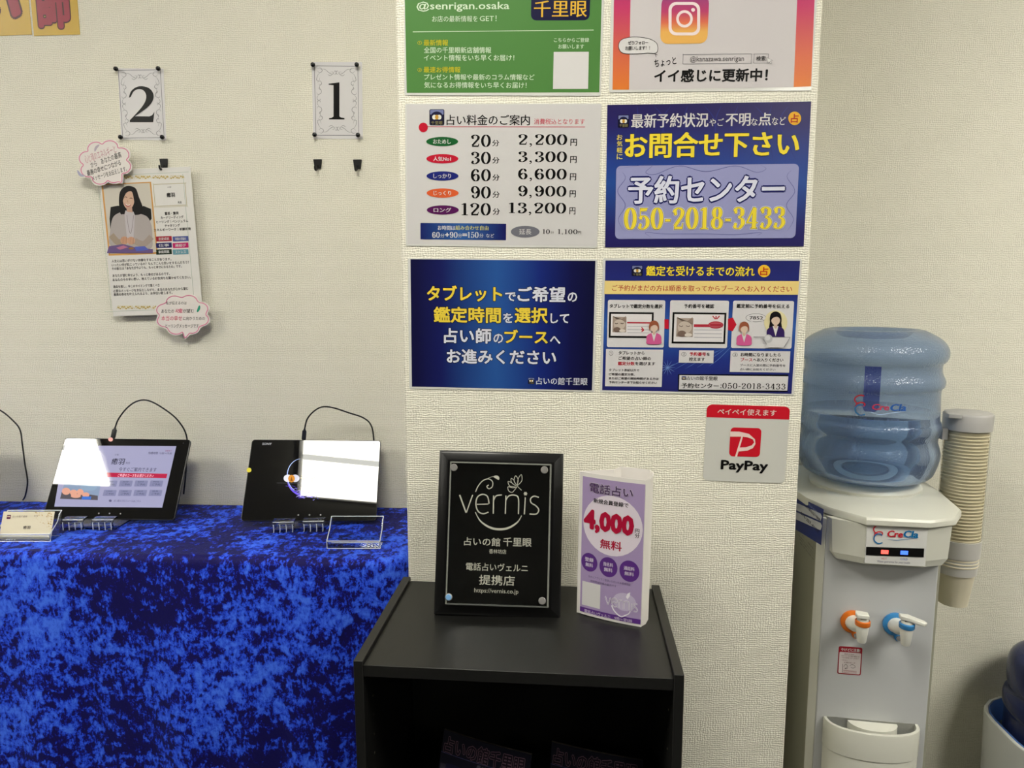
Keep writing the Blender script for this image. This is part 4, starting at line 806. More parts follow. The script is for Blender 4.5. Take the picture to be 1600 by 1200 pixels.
ln([(356, 402), (430, 400)], 6); ln([(434, 398), (424, 352), (392, 338), (360, 356), (350, 402), (364, 446), (396, 462), (430, 452)])
ln([(463, 346), (461, 462)]); ln([(462, 378), (480, 348), (516, 342)])
ln([(542, 346), (538, 463)]); ln([(540, 378), (562, 348), (600, 344), (622, 366), (622, 464)])
ln([(666, 358), (660, 466)])
ln([(752, 358), (722, 350), (700, 366), (704, 392), (734, 412), (752, 438), (736, 464), (694, 464)])
for a in range(0, 360, 60): ln([(667, 334), (667+12*cos(R(a)), 334+12*sin(R(a)))], 6)
P.ell(667, 334, 8, 8, ET, 1, 'logo_lettering', 10)
ln([(346, 452), (380, 510), (440, 550), (500, 562), (560, 552), (616, 516), (642, 474)], 14, tp=True); ln([(346, 452), (380, 512), (440, 553), (500, 564), (560, 554), (616, 518), (642, 474)], 5)
ln([(348, 322), (364, 286), (396, 250), (432, 240), (456, 258), (454, 290), (432, 302), (420, 288), (432, 278)], 6, part='logo_vine'); ln([(420, 240), (452, 226), (470, 224)], 3, part='logo_vine')
P.shape((spline([Vector(p) for p in [(462, 226), (474, 218), (490, 220), (500, 232), (496, 246), (480, 238)]], 4, True), [tuple(range(24))]), ET, 1, 'logo_vine')
for pts in ([(612, 282), (594, 250), (604, 220), (620, 246), (612, 282)], [(616, 282), (620, 240), (640, 212), (644, 250), (616, 282)], [(606, 284), (578, 262), (576, 236), (596, 250)], [(600, 290), (566, 284), (556, 256), (580, 264)], [(612, 290), (586, 296), (556, 290), (560, 316), (584, 324), (612, 290)], [(612, 284), (642, 312)]): ln(pts, 4, part='logo_flower')
for s_, x0_, y0_, x1_, y1_, bo in (('占いの館', 274, 614, 506, 668, .008), ('千里眼', 524, 616, 706, 672, .01), ('香林坊店', 434, 690, 544, 718, .0), ('電話占いヴェルニ', 286, 780, 682, 830, .006), ('提携店', 370, 856, 598, 920, .008), ('https://vernis.co.jp', 340, 942, 622, 978, 0)): P.text(s_, x0_, y0_, x1_, y1_, ET, bold=bo, layer=1)
P.done()
b = MB(); b.loft([[(x, .10, -.017), (x, .112, -.017), (x, .004, -.072), (x, 0, -.066)] for x in (-.02, .02)], FRM); b.build('easel_leg', pr_)
# ------------------------------------------------------------------ tent card
TT = (.073, .9998, SZ+.001, -.4129, .0, -.012); TWD, THT = .0985, .2145
pl = pose_plane(*TT); tc = empty('tent_card', mw=pl.mat()); tag(tc, 'purple and white three-sided paper stand advertising beside the plaque', 'tent card')
PAP = pm((232, 228, 224), .45, name='card_paper')
ap = at(994.8, 727.9, 1.055); back = Vector(((ap-pl.O).dot(pl.ex), (ap-pl.O).dot(pl.n)))
hw = TWD/2; n_ = 10
def bow(x): return .0035*(1-(x/hw)**2)
front = [(-hw+2*hw*i/n_, bow(-hw+2*hw*i/n_)) for i in range(n_+1)]
bx, bz = min(back.x, hw-.006), -.062
round_ = [(hw, -.002), (hw+.003, -.012), (hw+.002, -.028), (hw-.003, -.045), (hw-.012, -.058)]
outline = front+round_+[(bx-.012, -.062), (-hw*.2, -.045)]
inner = [(x*.988, z-.0008 if i <= n_ else z+.0008) for i, (x, z) in enumerate(outline)]
def wall(seg, name, t_=.0006):
    b = MB(); o1 = seg; m_ = []
    for i, (x, z) in enumerate(o1):
        a = o1[max(i-1, 0)]; c = o1[min(i+1, len(o1)-1)]; d = Vector((c[0]-a[0], c[1]-a[1])).normalized(); m_.append((x+d.y*t_, z-d.x*t_))
    b.loft([[(x, 0, z) for x, z in o1]+[(x, 0, z) for x, z in m_[::-1]], [(x, THT, z) for x, z in o1]+[(x, THT, z) for x, z in m_[::-1]]], PAP); return b.build(name, tc, True)
wall(front, 'front_panel'); wall([(hw, 0)]+round_, 'right_panel'); wall([round_[-1], (bx-.02, -.056), (-hw*.2, -.034), (-hw, 0)], 'left_panel')
P = Print(pl, tc, 880, 720, 4.444, .0003, bend=lambda v: (v[0], v[1], v[2]+bow(v[0])))
LP = ink((168, 148, 190)); DP = ink((92, 50, 132)); PX = ink((88, 36, 120))
def strips(x0, x1, y0, y1, mat, layer, part):
    b = P.parts.setdefault(part, MB()); m_ = 14
    X = [x0+(x1-x0)*i/m_ for i in range(m_+1)]; z = P.z0+DZ*layer
    b.add([(x, y0, z+bow(x)) for x in X]+[(x, y1, z+bow(x)) for x in X], [(i, i+1, i+m_+2, i+m_+1) for i in range(m_)], mat)
strips(-hw+.0055, hw-.0008, .006, THT-.006, LP, 1, 'purple_panel'); yc_ = P.L(317, 1072).y; dh_ = (P.L(317, 1051)-P.L(317, 1093)).length/2; strips(-hw+.0055, hw-.0008, max(yc_-dh_, .004), yc_+dh_, DP, 2, 'dark_band')
def fan(cx, cy, rx, ry, mat, layer, part):
    "ellipse cut into narrow strips so that it follows the bowed face"
    c = P.L(cx, cy); a = P.L(cx+rx, cy)-c; q = P.L(cx, cy-ry)-c; b = P.parts.setdefault(part, MB()); z = P.z0+DZ*layer; m_ = 16; vs = []
    for i in range(m_+1):
        th_ = PI*i/m_; x = c.x-a.length*cos(th_); h_ = q.length*sin(th_); vs += [(x, c.y-h_, z+bow(x)), (x, c.y+h_, z+bow(x))]
    b.add(vs, [(2*i, 2*i+2, 2*i+3, 2*i+1) for i in range(m_)], mat)
fan(344, 448, 208, 210, ink((226, 216, 228)), 2, 'white_disc')
rt = -.0
P.text('電話占い', 188, 160, 490, 240, ink((80, 50, 100)), bold=.02, ol=(WH, .02), layer=5, h=70)
P.text('新規会員登録で', 216, 262, 460, 314, BK, bold=.015, h=33); P.text('4,000', 146, 350, 498, 512, ink((176, 20, 58)), bold=.055, layer=6, h=160); P.text('円', 502, 470, 532, 502, BK, bold=.01); P.text('分', 502, 502, 532, 534, BK, bold=.01); P.text('無料', 262, 538, 414, 620, ink((176, 20, 58)), bold=.02, h=66)
for cx, cy, r_, a_ in ((186, 700, 57, '登録'), (320, 732, 62, '指名料'), (463, 762, 67, '通話料')):
    fan(cx, cy, r_, r_+7, DP, 2, 'purple_disc#%s' % cx); P.text(a_, cx-r_*.55, cy-34, cx+r_*.55, cy-4, ink((214, 200, 226)), bold=.02, layer=4, h=28); P.text('無料', cx-r_*.48, cy+3, cx+r_*.48, cy+33, ink((214, 200, 226)), bold=.02, layer=4, h=28)
P.text('今すぐアプリでご登録いただいたお客様限定', 178, 800, 474, 852, ink((100, 84, 120)), h=17); P.text('初回登録特典の案内です', 194, 828, 376, 864, ink((100, 84, 120)), h=16)
P.rect(134, 842, 264, 1008, WH, 3, 'blank_square')
WL = ink((240, 236, 244)); LV = ink((196, 184, 212))
fan(430, 975, 78, 62, LV, 2, 'pale_disc')
fx = lambda x, y: (300+(x-246)*.43, 932+(y-342)*.48+(x-246)*.11)
for p in ([(246, 342), (287, 455)], [(329, 342), (289, 455)], [(356, 402), (430, 400)], [(434, 398), (424, 352), (392, 338), (360, 356), (350, 402), (364, 446), (396, 462), (430, 452)], [(463, 346), (461, 462)], [(462, 378), (480, 348), (516, 342)], [(542, 346), (538, 463)], [(540, 378), (562, 348), (600, 344), (622, 366), (622, 464)], [(666, 358), (660, 466)], [(752, 358), (722, 350), (700, 366), (704, 392), (734, 412), (752, 438), (736, 464), (694, 464)]):
    P.line([fx(*q) for q in p], 8, WL, 4, 'logo_lettering'); P.line([fx(*q) for q in p], 2.4, ink((130, 116, 150)), 5, 'logo_lettering')
P.line([fx(*q) for q in [(346, 452), (380, 510), (440, 560), (500, 580), (560, 552), (616, 516), (642, 474)]], 8, WL, 4, 'logo_vine'); P.poly([(440, 940), (452, 916), (470, 908), (468, 934), (452, 956)], WL, 4, 'logo_vine')
P.text('電話占いヴェルニ　9時〜翌5時', 150, 1034, 484, 1110, ink((206, 190, 220)), bold=.012, h=25)
P.done()
# ------------------------------------------------------------------ leaflets inside the shelf
def leaflets(px, py, pw, ph, Y, yaw_, label, dim, x2):
    A = at(px, py, Y); h_ = A.z-.5905; lean = R(18); ex = Vector((cos(yaw_), sin(yaw_), 0)); bk = Vector((-sin(yaw_), cos(yaw_), 0)); up = Vector((0, 0, 1))*cos(lean)+bk*sin(lean); ex, up = ex*cos(x2)+up*sin(x2), up*cos(x2)-ex*sin(x2)
    ht = h_/cos(lean); O = A-up*ht; pl = Plane(O, ex, up); r_ = empty('leaflet_stack', mw=pl.mat()); tag(r_, label, 'leaflets')
    for k in range(6):
        b = MB(); g = random.uniform(-.001, .001); m_ = 8
        def arch(x): return ht+g-.012*((x)/pw)
        vs0 = [(pw*i/m_, 0, -.0016*k+.006*sin(PI*i/m_)) for i in range(m_+1)]; vs1 = [(pw*i/m_, arch(pw*i/m_), -.0016*k+.006*sin(PI*i/m_)) for i in range(m_+1)]
        t_ = .0012; b.loft([vs0+[(x, y, z-t_) for x, y, z in vs0[::-1]], vs1+[(x, y, z-t_) for x, y, z in vs1[::-1]]], ink((16, 16, 30) if k == 0 else (80, 74, 66))); b.build('leaflet', r_)  # inks dimmed, shade inside the shelf put into the colour
    bend = lambda v: (v[0], v[1]-.012*v[0]/pw, v[2]+.006*sin(PI*min(max(v[0]/pw, 0), 1)))
    P = Print(pl, r_, 0, 0, 1, .0004, bend=bend)
    def T(st, x0, x1, y0, y1, mat, ol=None, bold=0):
        V, Fc = raw(st); xs = [v[0] for v in V]; ys = [v[1] for v in V]; f = lambda v: Vector((x0+(v[0]-min(xs))/(max(xs)-min(xs))*(x1-x0), y0+(v[1]-min(ys))/(max(ys)-min(ys))*(y1-y0)))
        P.n += 1
        for k_ in range(8) if ol else (): P.put([([f((v[0]+.055*cos(PI*k_/4), v[1]+.055*sin(PI*k_/4))) for v in V], Fc)], ol, 1, 'lettering#%d' % P.n)
        for k_ in range(8) if bold else (0,): P.put([([f((v[0]+bold*cos(PI*k_/4), v[1]+bold*sin(PI*k_/4))) for v in V], Fc)], mat, 2, 'lettering#%d' % P.n)
    def B(x0, x1, y0, y1, mat, layer=1, part='picture_panel'):
        sh = [Vector((x0+(x1-x0)*i/8, y0)) for i in range(9)]+[Vector((x0+(x1-x0)*i/8, y1)) for i in range(9)]; P.put([(sh, [(i, i+1, i+10, i+9) for i in range(8)])], mat, layer, part)
    T('占いの館千里眼', .004, pw-.008, ht-.027, ht-.006, ink((24, 16, 30)), ink((112, 86, 100)), .02)
    T('香林坊店', pw*.42, pw*.64, ht-.036, ht-.030, ink((100, 100, 116)))
    B(.0, pw, ht-.0285, ht-.0278, ink((70, 70, 110)))
    B(.002, pw-.002, .02, ht-.042, ink((48, 46, 58)), 1); B(.01, .03, ht-.052, ht-.040, ink((24, 24, 50)), 2, 'emblem'); B(.05, .1, ht-.060, ht-.048, ink((80, 70, 36)), 2)
    P.done()
leaflets(694, 1141, .128, .18, .945, R(-1), 'stack of dark blue leaflets with outlined title, left one inside the shelf unit', 1, R(-7))
leaflets(862, 1160, .130, .18, .955, R(-1), 'stack of dark leaflets with outlined title, right one inside the shelf unit', .8, R(-3))
# ------------------------------------------------------------------ water dispenser
AX = at(1350, 755, 1.42); DR = -.10
DC = Vector((AX.x, 1.42, 0)); dex = Vector((cos(DR), sin(DR), 0)); dey = Vector((-sin(DR), cos(DR), 0))
dm = Matrix(((dex.x, dey.x, 0, DC.x), (dex.y, dey.y, 0, DC.y), (0, 0, 1, 0), (0, 0, 0, 1)))
wd = empty('water_dispenser', mw=dm); tag(wd, 'grey-white floor-standing water dispenser with orange and blue taps', 'water dispenser')
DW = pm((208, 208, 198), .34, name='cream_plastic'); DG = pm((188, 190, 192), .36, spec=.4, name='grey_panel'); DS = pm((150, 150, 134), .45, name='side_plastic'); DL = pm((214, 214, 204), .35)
def face(y): return Plane(DC+dey*y, dex, (0, 0, 1))            # a face across the unit at local depth y
FY = -.155                                                       # body front
FP = face(FY)
def dl(px, py, y=FY): v = face(y).loc(px, py); return v.x, v.y
xa, _ = dl(1289, 866); xb, _ = dl(1464, 890); xl_, _ = dl(1279, 1000)
b = MB(); plan = [(xa, FY), (xb, FY), (xb+.008, FY+.006), (.125, .0), (.13, .14), (-.13, .14), (-.128, 0), (xa-.014, FY+.004)]
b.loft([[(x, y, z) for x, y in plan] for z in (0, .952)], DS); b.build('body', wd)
b = MB(); b.box((xa-.001, FY-.004, .02), (xb+.001, FY-.0002, .95), DG); bevel(b.build('front_panel', wd), .002)
b = MB(); b.loft([[(x, y, z) for x, y in ((xa-.0012, FY-.003), (xa-.0012, FY+.004), (xa-.013, FY+.009), (xa-.015, FY+.004))] for z in (.01, .952)], DW); bevel(b.build('highlight_strip', wd), .0012)  # light strip paints in the highlight along the rounded corner
# head: top cover with chamfered lip and fascia below
lip = dl(1400, 815, -.195)[1]
zc = lip
def cover(k, dz=0):
    base = [(-.052, -.195), (.050, -.195), (.098, -.172), (.128, -.12), (.138, .0), (.138, .14), (-.138, .14), (-.142, -.0), (-.128, -.085), (-.10, -.145)]
    return [(x*k, y*k if y < 0 else y) for x, y in base]
order = lambda k, z: [(x, y, z) for x, y in sorted(cover(k), key=lambda q: math.atan2(q[1], q[0]))]
b = MB(); b.loft([order(.97, zc-.012), order(1, zc-.008), order(1, zc), order(.985, zc+.004), order(.80, zc+.010), order(.62, zc+.013)], DW); b.build('top_cover', wd, True)
zf0 = dl(1396, 884, -.186)[1]
def fas(k, s): return [(x*s, y*k) for x, y in ((-.050, -.188), (.048, -.188), (.092, -.170), (.100, -.150), (-.105, -.150), (-.098, -.166))]
b = MB(); b.loft([[(x*.93, max(y, -.186) if 1 else y, zf0) for x, y in fas(1, .96)], [(x, y, zf0+.012) for x, y in fas(1, .985)], [(x, y, zc-.009) for x, y in fas(1, 1.02)]], DW); b.build('fascia', wd)
# fascia display
DP_ = face(-.1895)
db = bpy.data.objects.new('x', None) if False else None
v00 = DP_.loc(1350, 815); v11 = DP_.loc(1444, 885)
b = MB(); x0, x1 = -.049, .048; b.box((x0, -.1895, zf0+.003), (x1, -.187, zc-.013), pm((214, 214, 212), .3)); dsp = b.build('display_panel', wd)
class PD(Print): pass
def onface(y, ox, oy, sc, parent_root, z0=0):
    pl_ = face(y); r_ = parent_root; P_ = Print(pl_, r_, ox, oy, sc, z0)
    return P_
def put_on(P_, root_, y):
    "print collected in face coordinates -> children of the dispenser (x, z local, at depth y)"
    for k, q in P_.parts.items():
        if not q.v: continue
        q.v = [(v[0], y-v[2], v[1]) for v in q.v]; q.build(k.split('#')[0], root_)
P = onface(-.190, 1230, 740, 2.608, wd)
CR_ = ink((196, 40, 56)); CB_ = ink((24, 110, 170))
def logo(P, x, y, s, layer=3, part='logo_mark'):
    f = lambda a, c: (x+a*s, y+c*s)
    P.line([f(36, 2), f(22, 0), (f(6, 8)), f(2, 20), f(10, 32), f(26, 38)], 5*s, CR_, layer, part); P.line([f(26, 38), f(34, 40), f(38, 36), f(36, 30), f(24, 27), f(10, 33), f(4, 46)], 4.5*s, CR_, layer, part)
    P.line([f(38, 72), f(22, 76), f(6, 66), f(4, 50), f(14, 38), f(30, 38), f(36, 44)], 5*s, CB_, layer, part)
logo(P, 350, 209, 1.0)
P.text('Cre', 406, 232, 470, 260, CR_, bold=.02, mc=.02, skew=.12); P.text('Cla', 472, 232, 534, 262, CB_, bold=.02, mc=.02, skew=.12)
P.line([(406, 266), (440, 271), (480, 268), (532, 262)], 2.2, CB_, 3, 'logo_swoosh', taper=True)
P.poly([(322, 298), (558, 305), (556, 341), (320, 332)], BK, 2, 'indicator_window')
P.rect(382, 311, 412, 327, glow((255, 84, 74), 1.3), 4, 'hot_lamp'); P.rect(461, 314, 492, 330, glow((60, 100, 255), 1.3), 4, 'cold_lamp')
P.text('HOT', 384, 342, 406, 350, ink((200, 80, 90))); P.text('COLD', 460, 344, 490, 352, ink((60, 90, 190))); P.text('Water guarantee for your health', 366, 356, 500, 366, ink((60, 60, 110)))
put_on(P, wd, -.190)
# sticker on the cover
b = MB(); zt_ = zc+.0118
q = [atz(x, y, zt_) for x, y in ((1331, 769.5), (1413, 773.5), (1423, 782), (1337, 780))]
inv = dm.inverted(); q = [inv @ v for v in q]
b.loft([[(v.x, v.y, zc+.006+.004*0) for v in q][::-1], [(v.x, v.y, zt_) for v in q][::-1]], pm((110, 168, 214), .4)); st = b.build('top_sticker', wd)
b = MB()
for k, (u0, u1, c_) in enumerate(((.06, .16, (230, 190, 200)), (.2, .74, (40, 90, 160)), (.8, .93, (230, 240, 250)))):
    for r0, r1 in (((.2, .45), (.55, .8)) if k == 1 else ((.25, .75),)):
        f = lambda u, v: (q[0]*(1-u)*(1-v)+q[1]*u*(1-v)+q[2]*u*v+q[3]*(1-u)*v); b.add([(f(u, v).x, f(u, v).y, zt_+.0002) for u, v in ((u0, r0), (u0, r1), (u1, r1), (u1, r0))], [(0, 1, 2, 3)], ink(c_))
b.build('sticker_print', st)
# bottle seat ring
b = MB(); b.lathe([(.098, zc+.004), (.100, zc+.018), (.094, zc+.024), (.080, zc+.030), (.062, zc+.030), (.056, zc+.022), (.056, zc+.008)], DW, 48); b.build('bottle_seat', wd, True)
# taps
def tap(px, py, col, lev, label, lx):
    v = FP.loc(px, py); x, z = v.x, v.y; c_ = pm(col, .35); W_ = pm((224, 224, 216), .3)
    b = MB(); b.lathe([(.021, FY-.004), (.021, FY-.008), (.017, FY-.010), (.012, FY-.010)], c_, 28, (x, 0, z), ax='y')
    b.loft([[(x+p[0]*1, y_, z+p[1]) for p in [(.0065*cos(R(a))+.006, .0065*sin(R(a))-.024) for a in range(0, 360, 30)]] for y_ in (FY-.004, FY-.009)], c_)
    b.loft([[(x+p[0], y_, z+p[1]) for p in ((-.004, -.012), (.014, -.012), (.0125, -.024), (-.0005, -.024))] for y_ in (FY-.004, FY-.0085)], c_)
    o = b.build('tap_ring', wd, True); o['label'] = label+' mounting ring'
    b = MB(); b.lathe([(.0045, FY-.009), (.0045, FY-.012), (.0001, FY-.0125)], CH, 14, (x+.006, 0, z-.024), ax='y'); b.build('screw', o, True)
    b = MB(); b.tube([(x, FY-.008, z), (x+.0005, FY-.022, z+.002), (x+.001, FY-.038, z+.008), (x+.002, FY-.052, z+.015)], lambda f: .0145-.0055*f, W_, 18, 4); b.build('tap_neck', wd, True)
    ty = FY-.052; z0n, z = z, z+.017
    b = MB(); b.lathe([(.0065, -.032), (.0075, -.030), (.0098, -.010), (.0112, .002), (.0112, .004), (.008, .012)], W_, 24, (x+.002, ty, z), cap0=False, cap1=True); b.build('nozzle', wd, True)
    b = MB(); b.lathe([(.0118, -.001), (.0124, .0), (.0124, .007), (.0105, .0085)], c_, 24, (x+.002, ty, z)); o = b.build('tap_collar', wd, True); o['label'] = label+' collar'
    b = MB(); b.box((x-.003, ty-.006, z+.008), (x+.007, ty+.004, z+.016), pm((20, 20, 26), .2)); b.build('lock_slot', wd)
    b = MB()
    if lev: ring = [(-.010, -.004), (.002, -.010), (.026, -.013), (.0325, -.006), (.030, .0), (.006, .010), (-.010, .008)]; th_ = .0
    else: ring = [(-.010, -.010), (.009, -.012), (.0105, .004), (-.008, .010), (-.011, .0)]; th_ = 0
    b.loft([[(x+px_*.96, ty+py_, z+.014-(.22*px_ if lev and px_ > .002 else 0)) for px_, py_ in ring], [(x+px_, ty+py_, z+.0215-(.26*px_ if lev and px_ > .002 else 0)) for px_, py_ in ring]], W_); bevel(b.build('lever', wd), .0015)
tap(1331, 969, (222, 116, 34), False, 'orange', 0); tap(1397, 973, (58, 134, 196), True, 'blue', 1)
# warning label
P = onface(FY-.0042, 1260, 920, 4.286, wd)
P.rect(211, 388, 370, 575, ink((150, 30, 44)), 1, 'warning_label', 12); P.rect(217, 426, 362, 568, ink((214, 204, 204)), 2, 'warning_label', 8); P.text('やけどに注意!', 232, 398, 360, 420, WH, bold=.02, layer=3, part='warning_label')
for i, s_ in enumerate(('高温のお湯が', '出ますのでお子様の使用には', '十分お気をつけください', 'ください。')): P.text(s_, (254, 234, 234, 234)[i], 432+i*13, (320, 354, 350, 272)[i], 442+i*13, ink((110, 50, 60)), layer=4, part='warning_label')
P.text('お湯の出し方', 252, 490, 326, 498, ink((110, 50, 60)), layer=4, part='warning_label')
for pts in ([(242, 502), (240, 560)], [(250, 520), (262, 504), (274, 516), (270, 534), (256, 530)], [(290, 514), (304, 506), (320, 512), (326, 524), (310, 530), (296, 524)], [(258, 536), (268, 524)]): P.line(pts, 2, BK, 4, 'warning_label')
for y in (546, 552, 560): P.rect(246, y, 336, y+2, ink((170, 100, 108)), 4, 'warning_label')
put_on(P, wd, FY-.0042)
# side sticker: on the left side face of the body
sA = Vector((xa-.0145, FY+.006)); sB = Vector((-.128, 0)); e2 = (sA-sB); sex = (dex*e2.x+dey*e2.y).normalized()
spl = Plane(DC+dex*sB.x+dey*sB.y, sex, (0, 0, 1)); P = Print(spl, None, 1220, 760, 6, .0008)
SB_ = ink((34, 50, 120)); P.poly([(60, 40), (408, 215), (384, 552), (40, 340)], SB_, 1, 'side_sticker')
for y, s_, x0, x1 in ((175, '石川県白山一保健', 235, 378), (262, '076-257-4122', 190, 365)):
    P.poly([(60, y-78+20), (150, y-22), (380, y+80), (392, y+110), (378, y+150), (150, y+48), (60, y)], ink((196, 198, 206)), 2, 'side_sticker'); P.text(s_, x0, y+30, x1, y+112, ink((40, 40, 60)), bold=.012, layer=3, part='side_sticker', h=32)
P.text('お水のご注文はお気軽に', 160, 110, 400, 232, ink((170, 180, 220)), layer=2, part='side_sticker', h=22)
for i in range(4): P.text(('ＣＳ・衛生', '取扱説明書をよくお読みください', '清潔にお使いください', '保守点検済')[i], (170, 165, 175, 180)[i], 455+i*34, 322, 555+i*32, ink((70, 72, 66)), layer=1, part='side_print', h=16)
sm = inv @ spl.mat()
for k, q_ in P.parts.items():
    if q_.v: q_.v = [tuple(sm @ Vector(v)) for v in q_.v]; q_.build(k, wd)
# drip tray
vt = dl(1284.5, 1121, FY-.004); vr = dl(1435, 1129.5, FY-.004); z0_ = (vt[1]+vr[1])/2; tx0, tx1 = vt[0]+.002, vr[0]
fr = inv @ atz(1381, 1151, z0_); dep = (FY-.004)-fr.y; cxm = (tx0+tx1)/2; hwx = (tx1-tx0)/2
def half(k, kd, off=0): return [(cxm+hwx*k*cos(PI*i/24)*1.0, FY-.004-off-(dep-off)*kd*abs(sin(PI*i/24))**.8) for i in range(25)]
def band(z, k, kd): return [(x, y, z) for x, y in half(k, kd)]
b = MB(); b.loft([band(.0, .94, .9), band(z0_-.055, .99, .97), band(z0_-.052, .985, .955), band(z0_-.05, 1, 1), band(z0_-.002, 1, 1), band(z0_, .99, .985), band(z0_, .93, .86), band(z0_-.03, .92, .84)], DW, cap1=True); b.build('drip_tray', wd, True)
b = MB(); b.loft([[(cxm+.003+hwx*.52*cos(PI*i/16), FY-.0045-dep*.62*sin(PI*i/16), z) for i in range(17)] for z in (z0_-.028, z0_-.003)], DL); b.build('drip_grate', wd, True)
# ------------------------------------------------------------------ bottle on the dispenser
PROF = [(519, 74), (516, 60), (519, 88), (529, 105.6), (541, 115), (552, 116.2), (560, 113), (565, 107.8), (574, 107.5), (581, 109.5), (589, 113.4), (598, 112.6), (604, 108), (625, 108.5), (648, 109.5), (653, 111.6), (659, 113), (666, 112.4), (674, 109), (682, 108.6), (690, 111.5), (700, 113.8), (712, 112), (724, 108), (732, 103.8), (738, 94), (742, 80), (744, 58)]
axz = lambda y: at(1350+(755-y)*.074, y, 1.42).z
def rad(r_): return r_*.1275/116
prof = [(rad(r_), axz(y)) for y, r_ in PROF[2:]]
zt0 = prof[0][1]
top_in = [(.001, zt0-.010), (.045, zt0-.010), (.060, zt0-.006), (.070, zt0+.004), (.082, zt0+.006)]
zb = zc+.031
full = top_in+prof+[(rad(52), axz(748)), (rad(50), zb)]
def smooth_prof(p, s=3):
    v = spline([Vector(q) for q in p], s); return [(max(q.x, .0005), q.y) for q in v]
PC = bpy.data.materials.new('blue_polycarbonate'); PC.use_nodes = True; N, L = nodes(PC); N.remove(N['Principled BSDF'])
tr = N.new('ShaderNodeBsdfTransparent'); tr.inputs[0].default_value = (.70, .80, .92, 1); gl = N.new('ShaderNodeBsdfGlossy'); gl.inputs['Roughness'].default_value = .12
df = N.new('ShaderNodeBsdfDiffuse'); df.inputs[0].default_value = (*lin((120, 142, 184)), 1)
def shell_fresnel(N, L, ior):
    "fresnel of a thin sheet: the same from inside and outside"
    f = N.new('ShaderNodeFresnel'); g = N.new('ShaderNodeNewGeometry'); m = N.new('ShaderNodeMapRange'); L.new(g.outputs['Backfacing'], m.inputs[0]); m.inputs['To Min'].default_value = ior; m.inputs['To Max'].default_value = 1/ior; L.new(m.outputs[0], f.inputs[0]); return f
fr_ = shell_fresnel(N, L, 1.5)
m1 = N.new('ShaderNodeMixShader'); m1.inputs[0].default_value = .30; m2 = N.new('ShaderNodeMixShader'); L.new(tr.outputs[0], m1.inputs[1]); L.new(df.outputs[0], m1.inputs[2]); L.new(fr_.outputs[0], m2.inputs[0]); L.new(m1.outputs[0], m2.inputs[1]); L.new(gl.outputs[0], m2.inputs[2])
L.new(m2.outputs[0], N['Material Output'].inputs[0])
tc_ = N.new('ShaderNodeTexCoord'); vn = N.new('ShaderNodeTexVoronoi'); vn.inputs['Scale'].default_value = 260; L.new(tc_.outputs['Object'], vn.inputs[0]); bp = N.new('ShaderNodeBump'); bp.inputs['Strength'].default_value = .6; bp.inputs['Distance'].default_value = .0012; L.new(vn.outputs[0], bp.inputs['Height'])
for s_ in (gl, fr_, df): L.new(bp.outputs[0], s_.inputs['Normal'])
WAT = pm((176, 206, 236), 0, trans=1, ior=1.33, name='water')
def bottle(loc, label, scale=1, full_=full, level=645, grp=None):
    r_ = empty('water_bottle', loc); tag(r_, label, 'water bottle', grp); z0 = full_[-1][1]
    b = MB(); b.lathe([(r2, z-z0) for r2, z in smooth_prof(full_)], PC, 64); sh_ = b.build('shell', r_, 'all')
    return r_, z0
bt, zb0 = bottle((DC.x, DC.y, zb), 'large translucent blue water bottle standing upside down on the dispenser')
wl = axz(640)
wp = [(max(r2-.0018, .0005), z) for r2, z in smooth_prof(full) if z < wl]
b = MB(); b.lathe([(.0005, wl-zb0), (wp[0][0], wl-zb0)]+[(r2, z-zb0) for r2, z in wp]+[(.0005, wp[-1][1]-zb0+.001)], WAT, 64); b.build('water', bt, 'all')
# bottle label printed on the curved front and the strip on the far side
def cyl(P_, r_, z_off, a_off):
    for k, q_ in P_.parts.items():
        if not q_.v: continue
        out = []
        for x, y, z in q_.v:
            a = a_off+x/r_; rr_ = r_+.0006+z; out.append((rr_*sin(a), -rr_*cos(a), y+z_off))
        q_.v = out; q_.build(k.split('#')[0], bt)
bp_ = Plane(Vector((DC.x, DC.y-.1185, 0)), (1, 0, 0), (0, 0, 1)); P = Print(bp_, None, 1250, 490, 4.136)
logo(P, 366, 536, 1.7, 2, 'bottle_logo')
P.text('Cre', 470, 586, 574, 626, ink((200, 60, 90)), bold=.015, mc=.02, skew=.15, part='bottle_logo'); P.text('Cla', 580, 584, 684, 630, ink((40, 90, 170)), bold=.015, mc=.02, skew=.15, part='bottle_logo'); P.line([(464, 640), (520, 654), (600, 640), (690, 632)], 4, ink((190, 210, 240)), 3, 'bottle_logo', taper=True)
for i, s_ in enumerate(('お水はきれいに　いつもおいしく', '衛生的にお使いください　高温注意')): P.text(s_, (330, 320)[i], (515, 680)[i], (735, 640)[i], (532, 696)[i], ink((110, 120, 150)), part='bottle_logo')
cyl(P, .1185, -zb, 0)
b = MB(); ST = pm((34, 44, 150), .5); 
def arcstrip(a0, a1, z0, z1, r_, m_=8):
    vs = [(r_*sin(a0+(a1-a0)*i/m_), -r_*cos(a0+(a1-a0)*i/m_), z) for z in (z0, z1) for i in range(m_+1)]; b.add(vs, [(i, i+1, i+m_+2, i+m_+1) for i in range(m_)], ST)
arcstrip(R(163), R(148), axz(655)-zb, axz(582)-zb, .1165); b.build('back_label', bt)
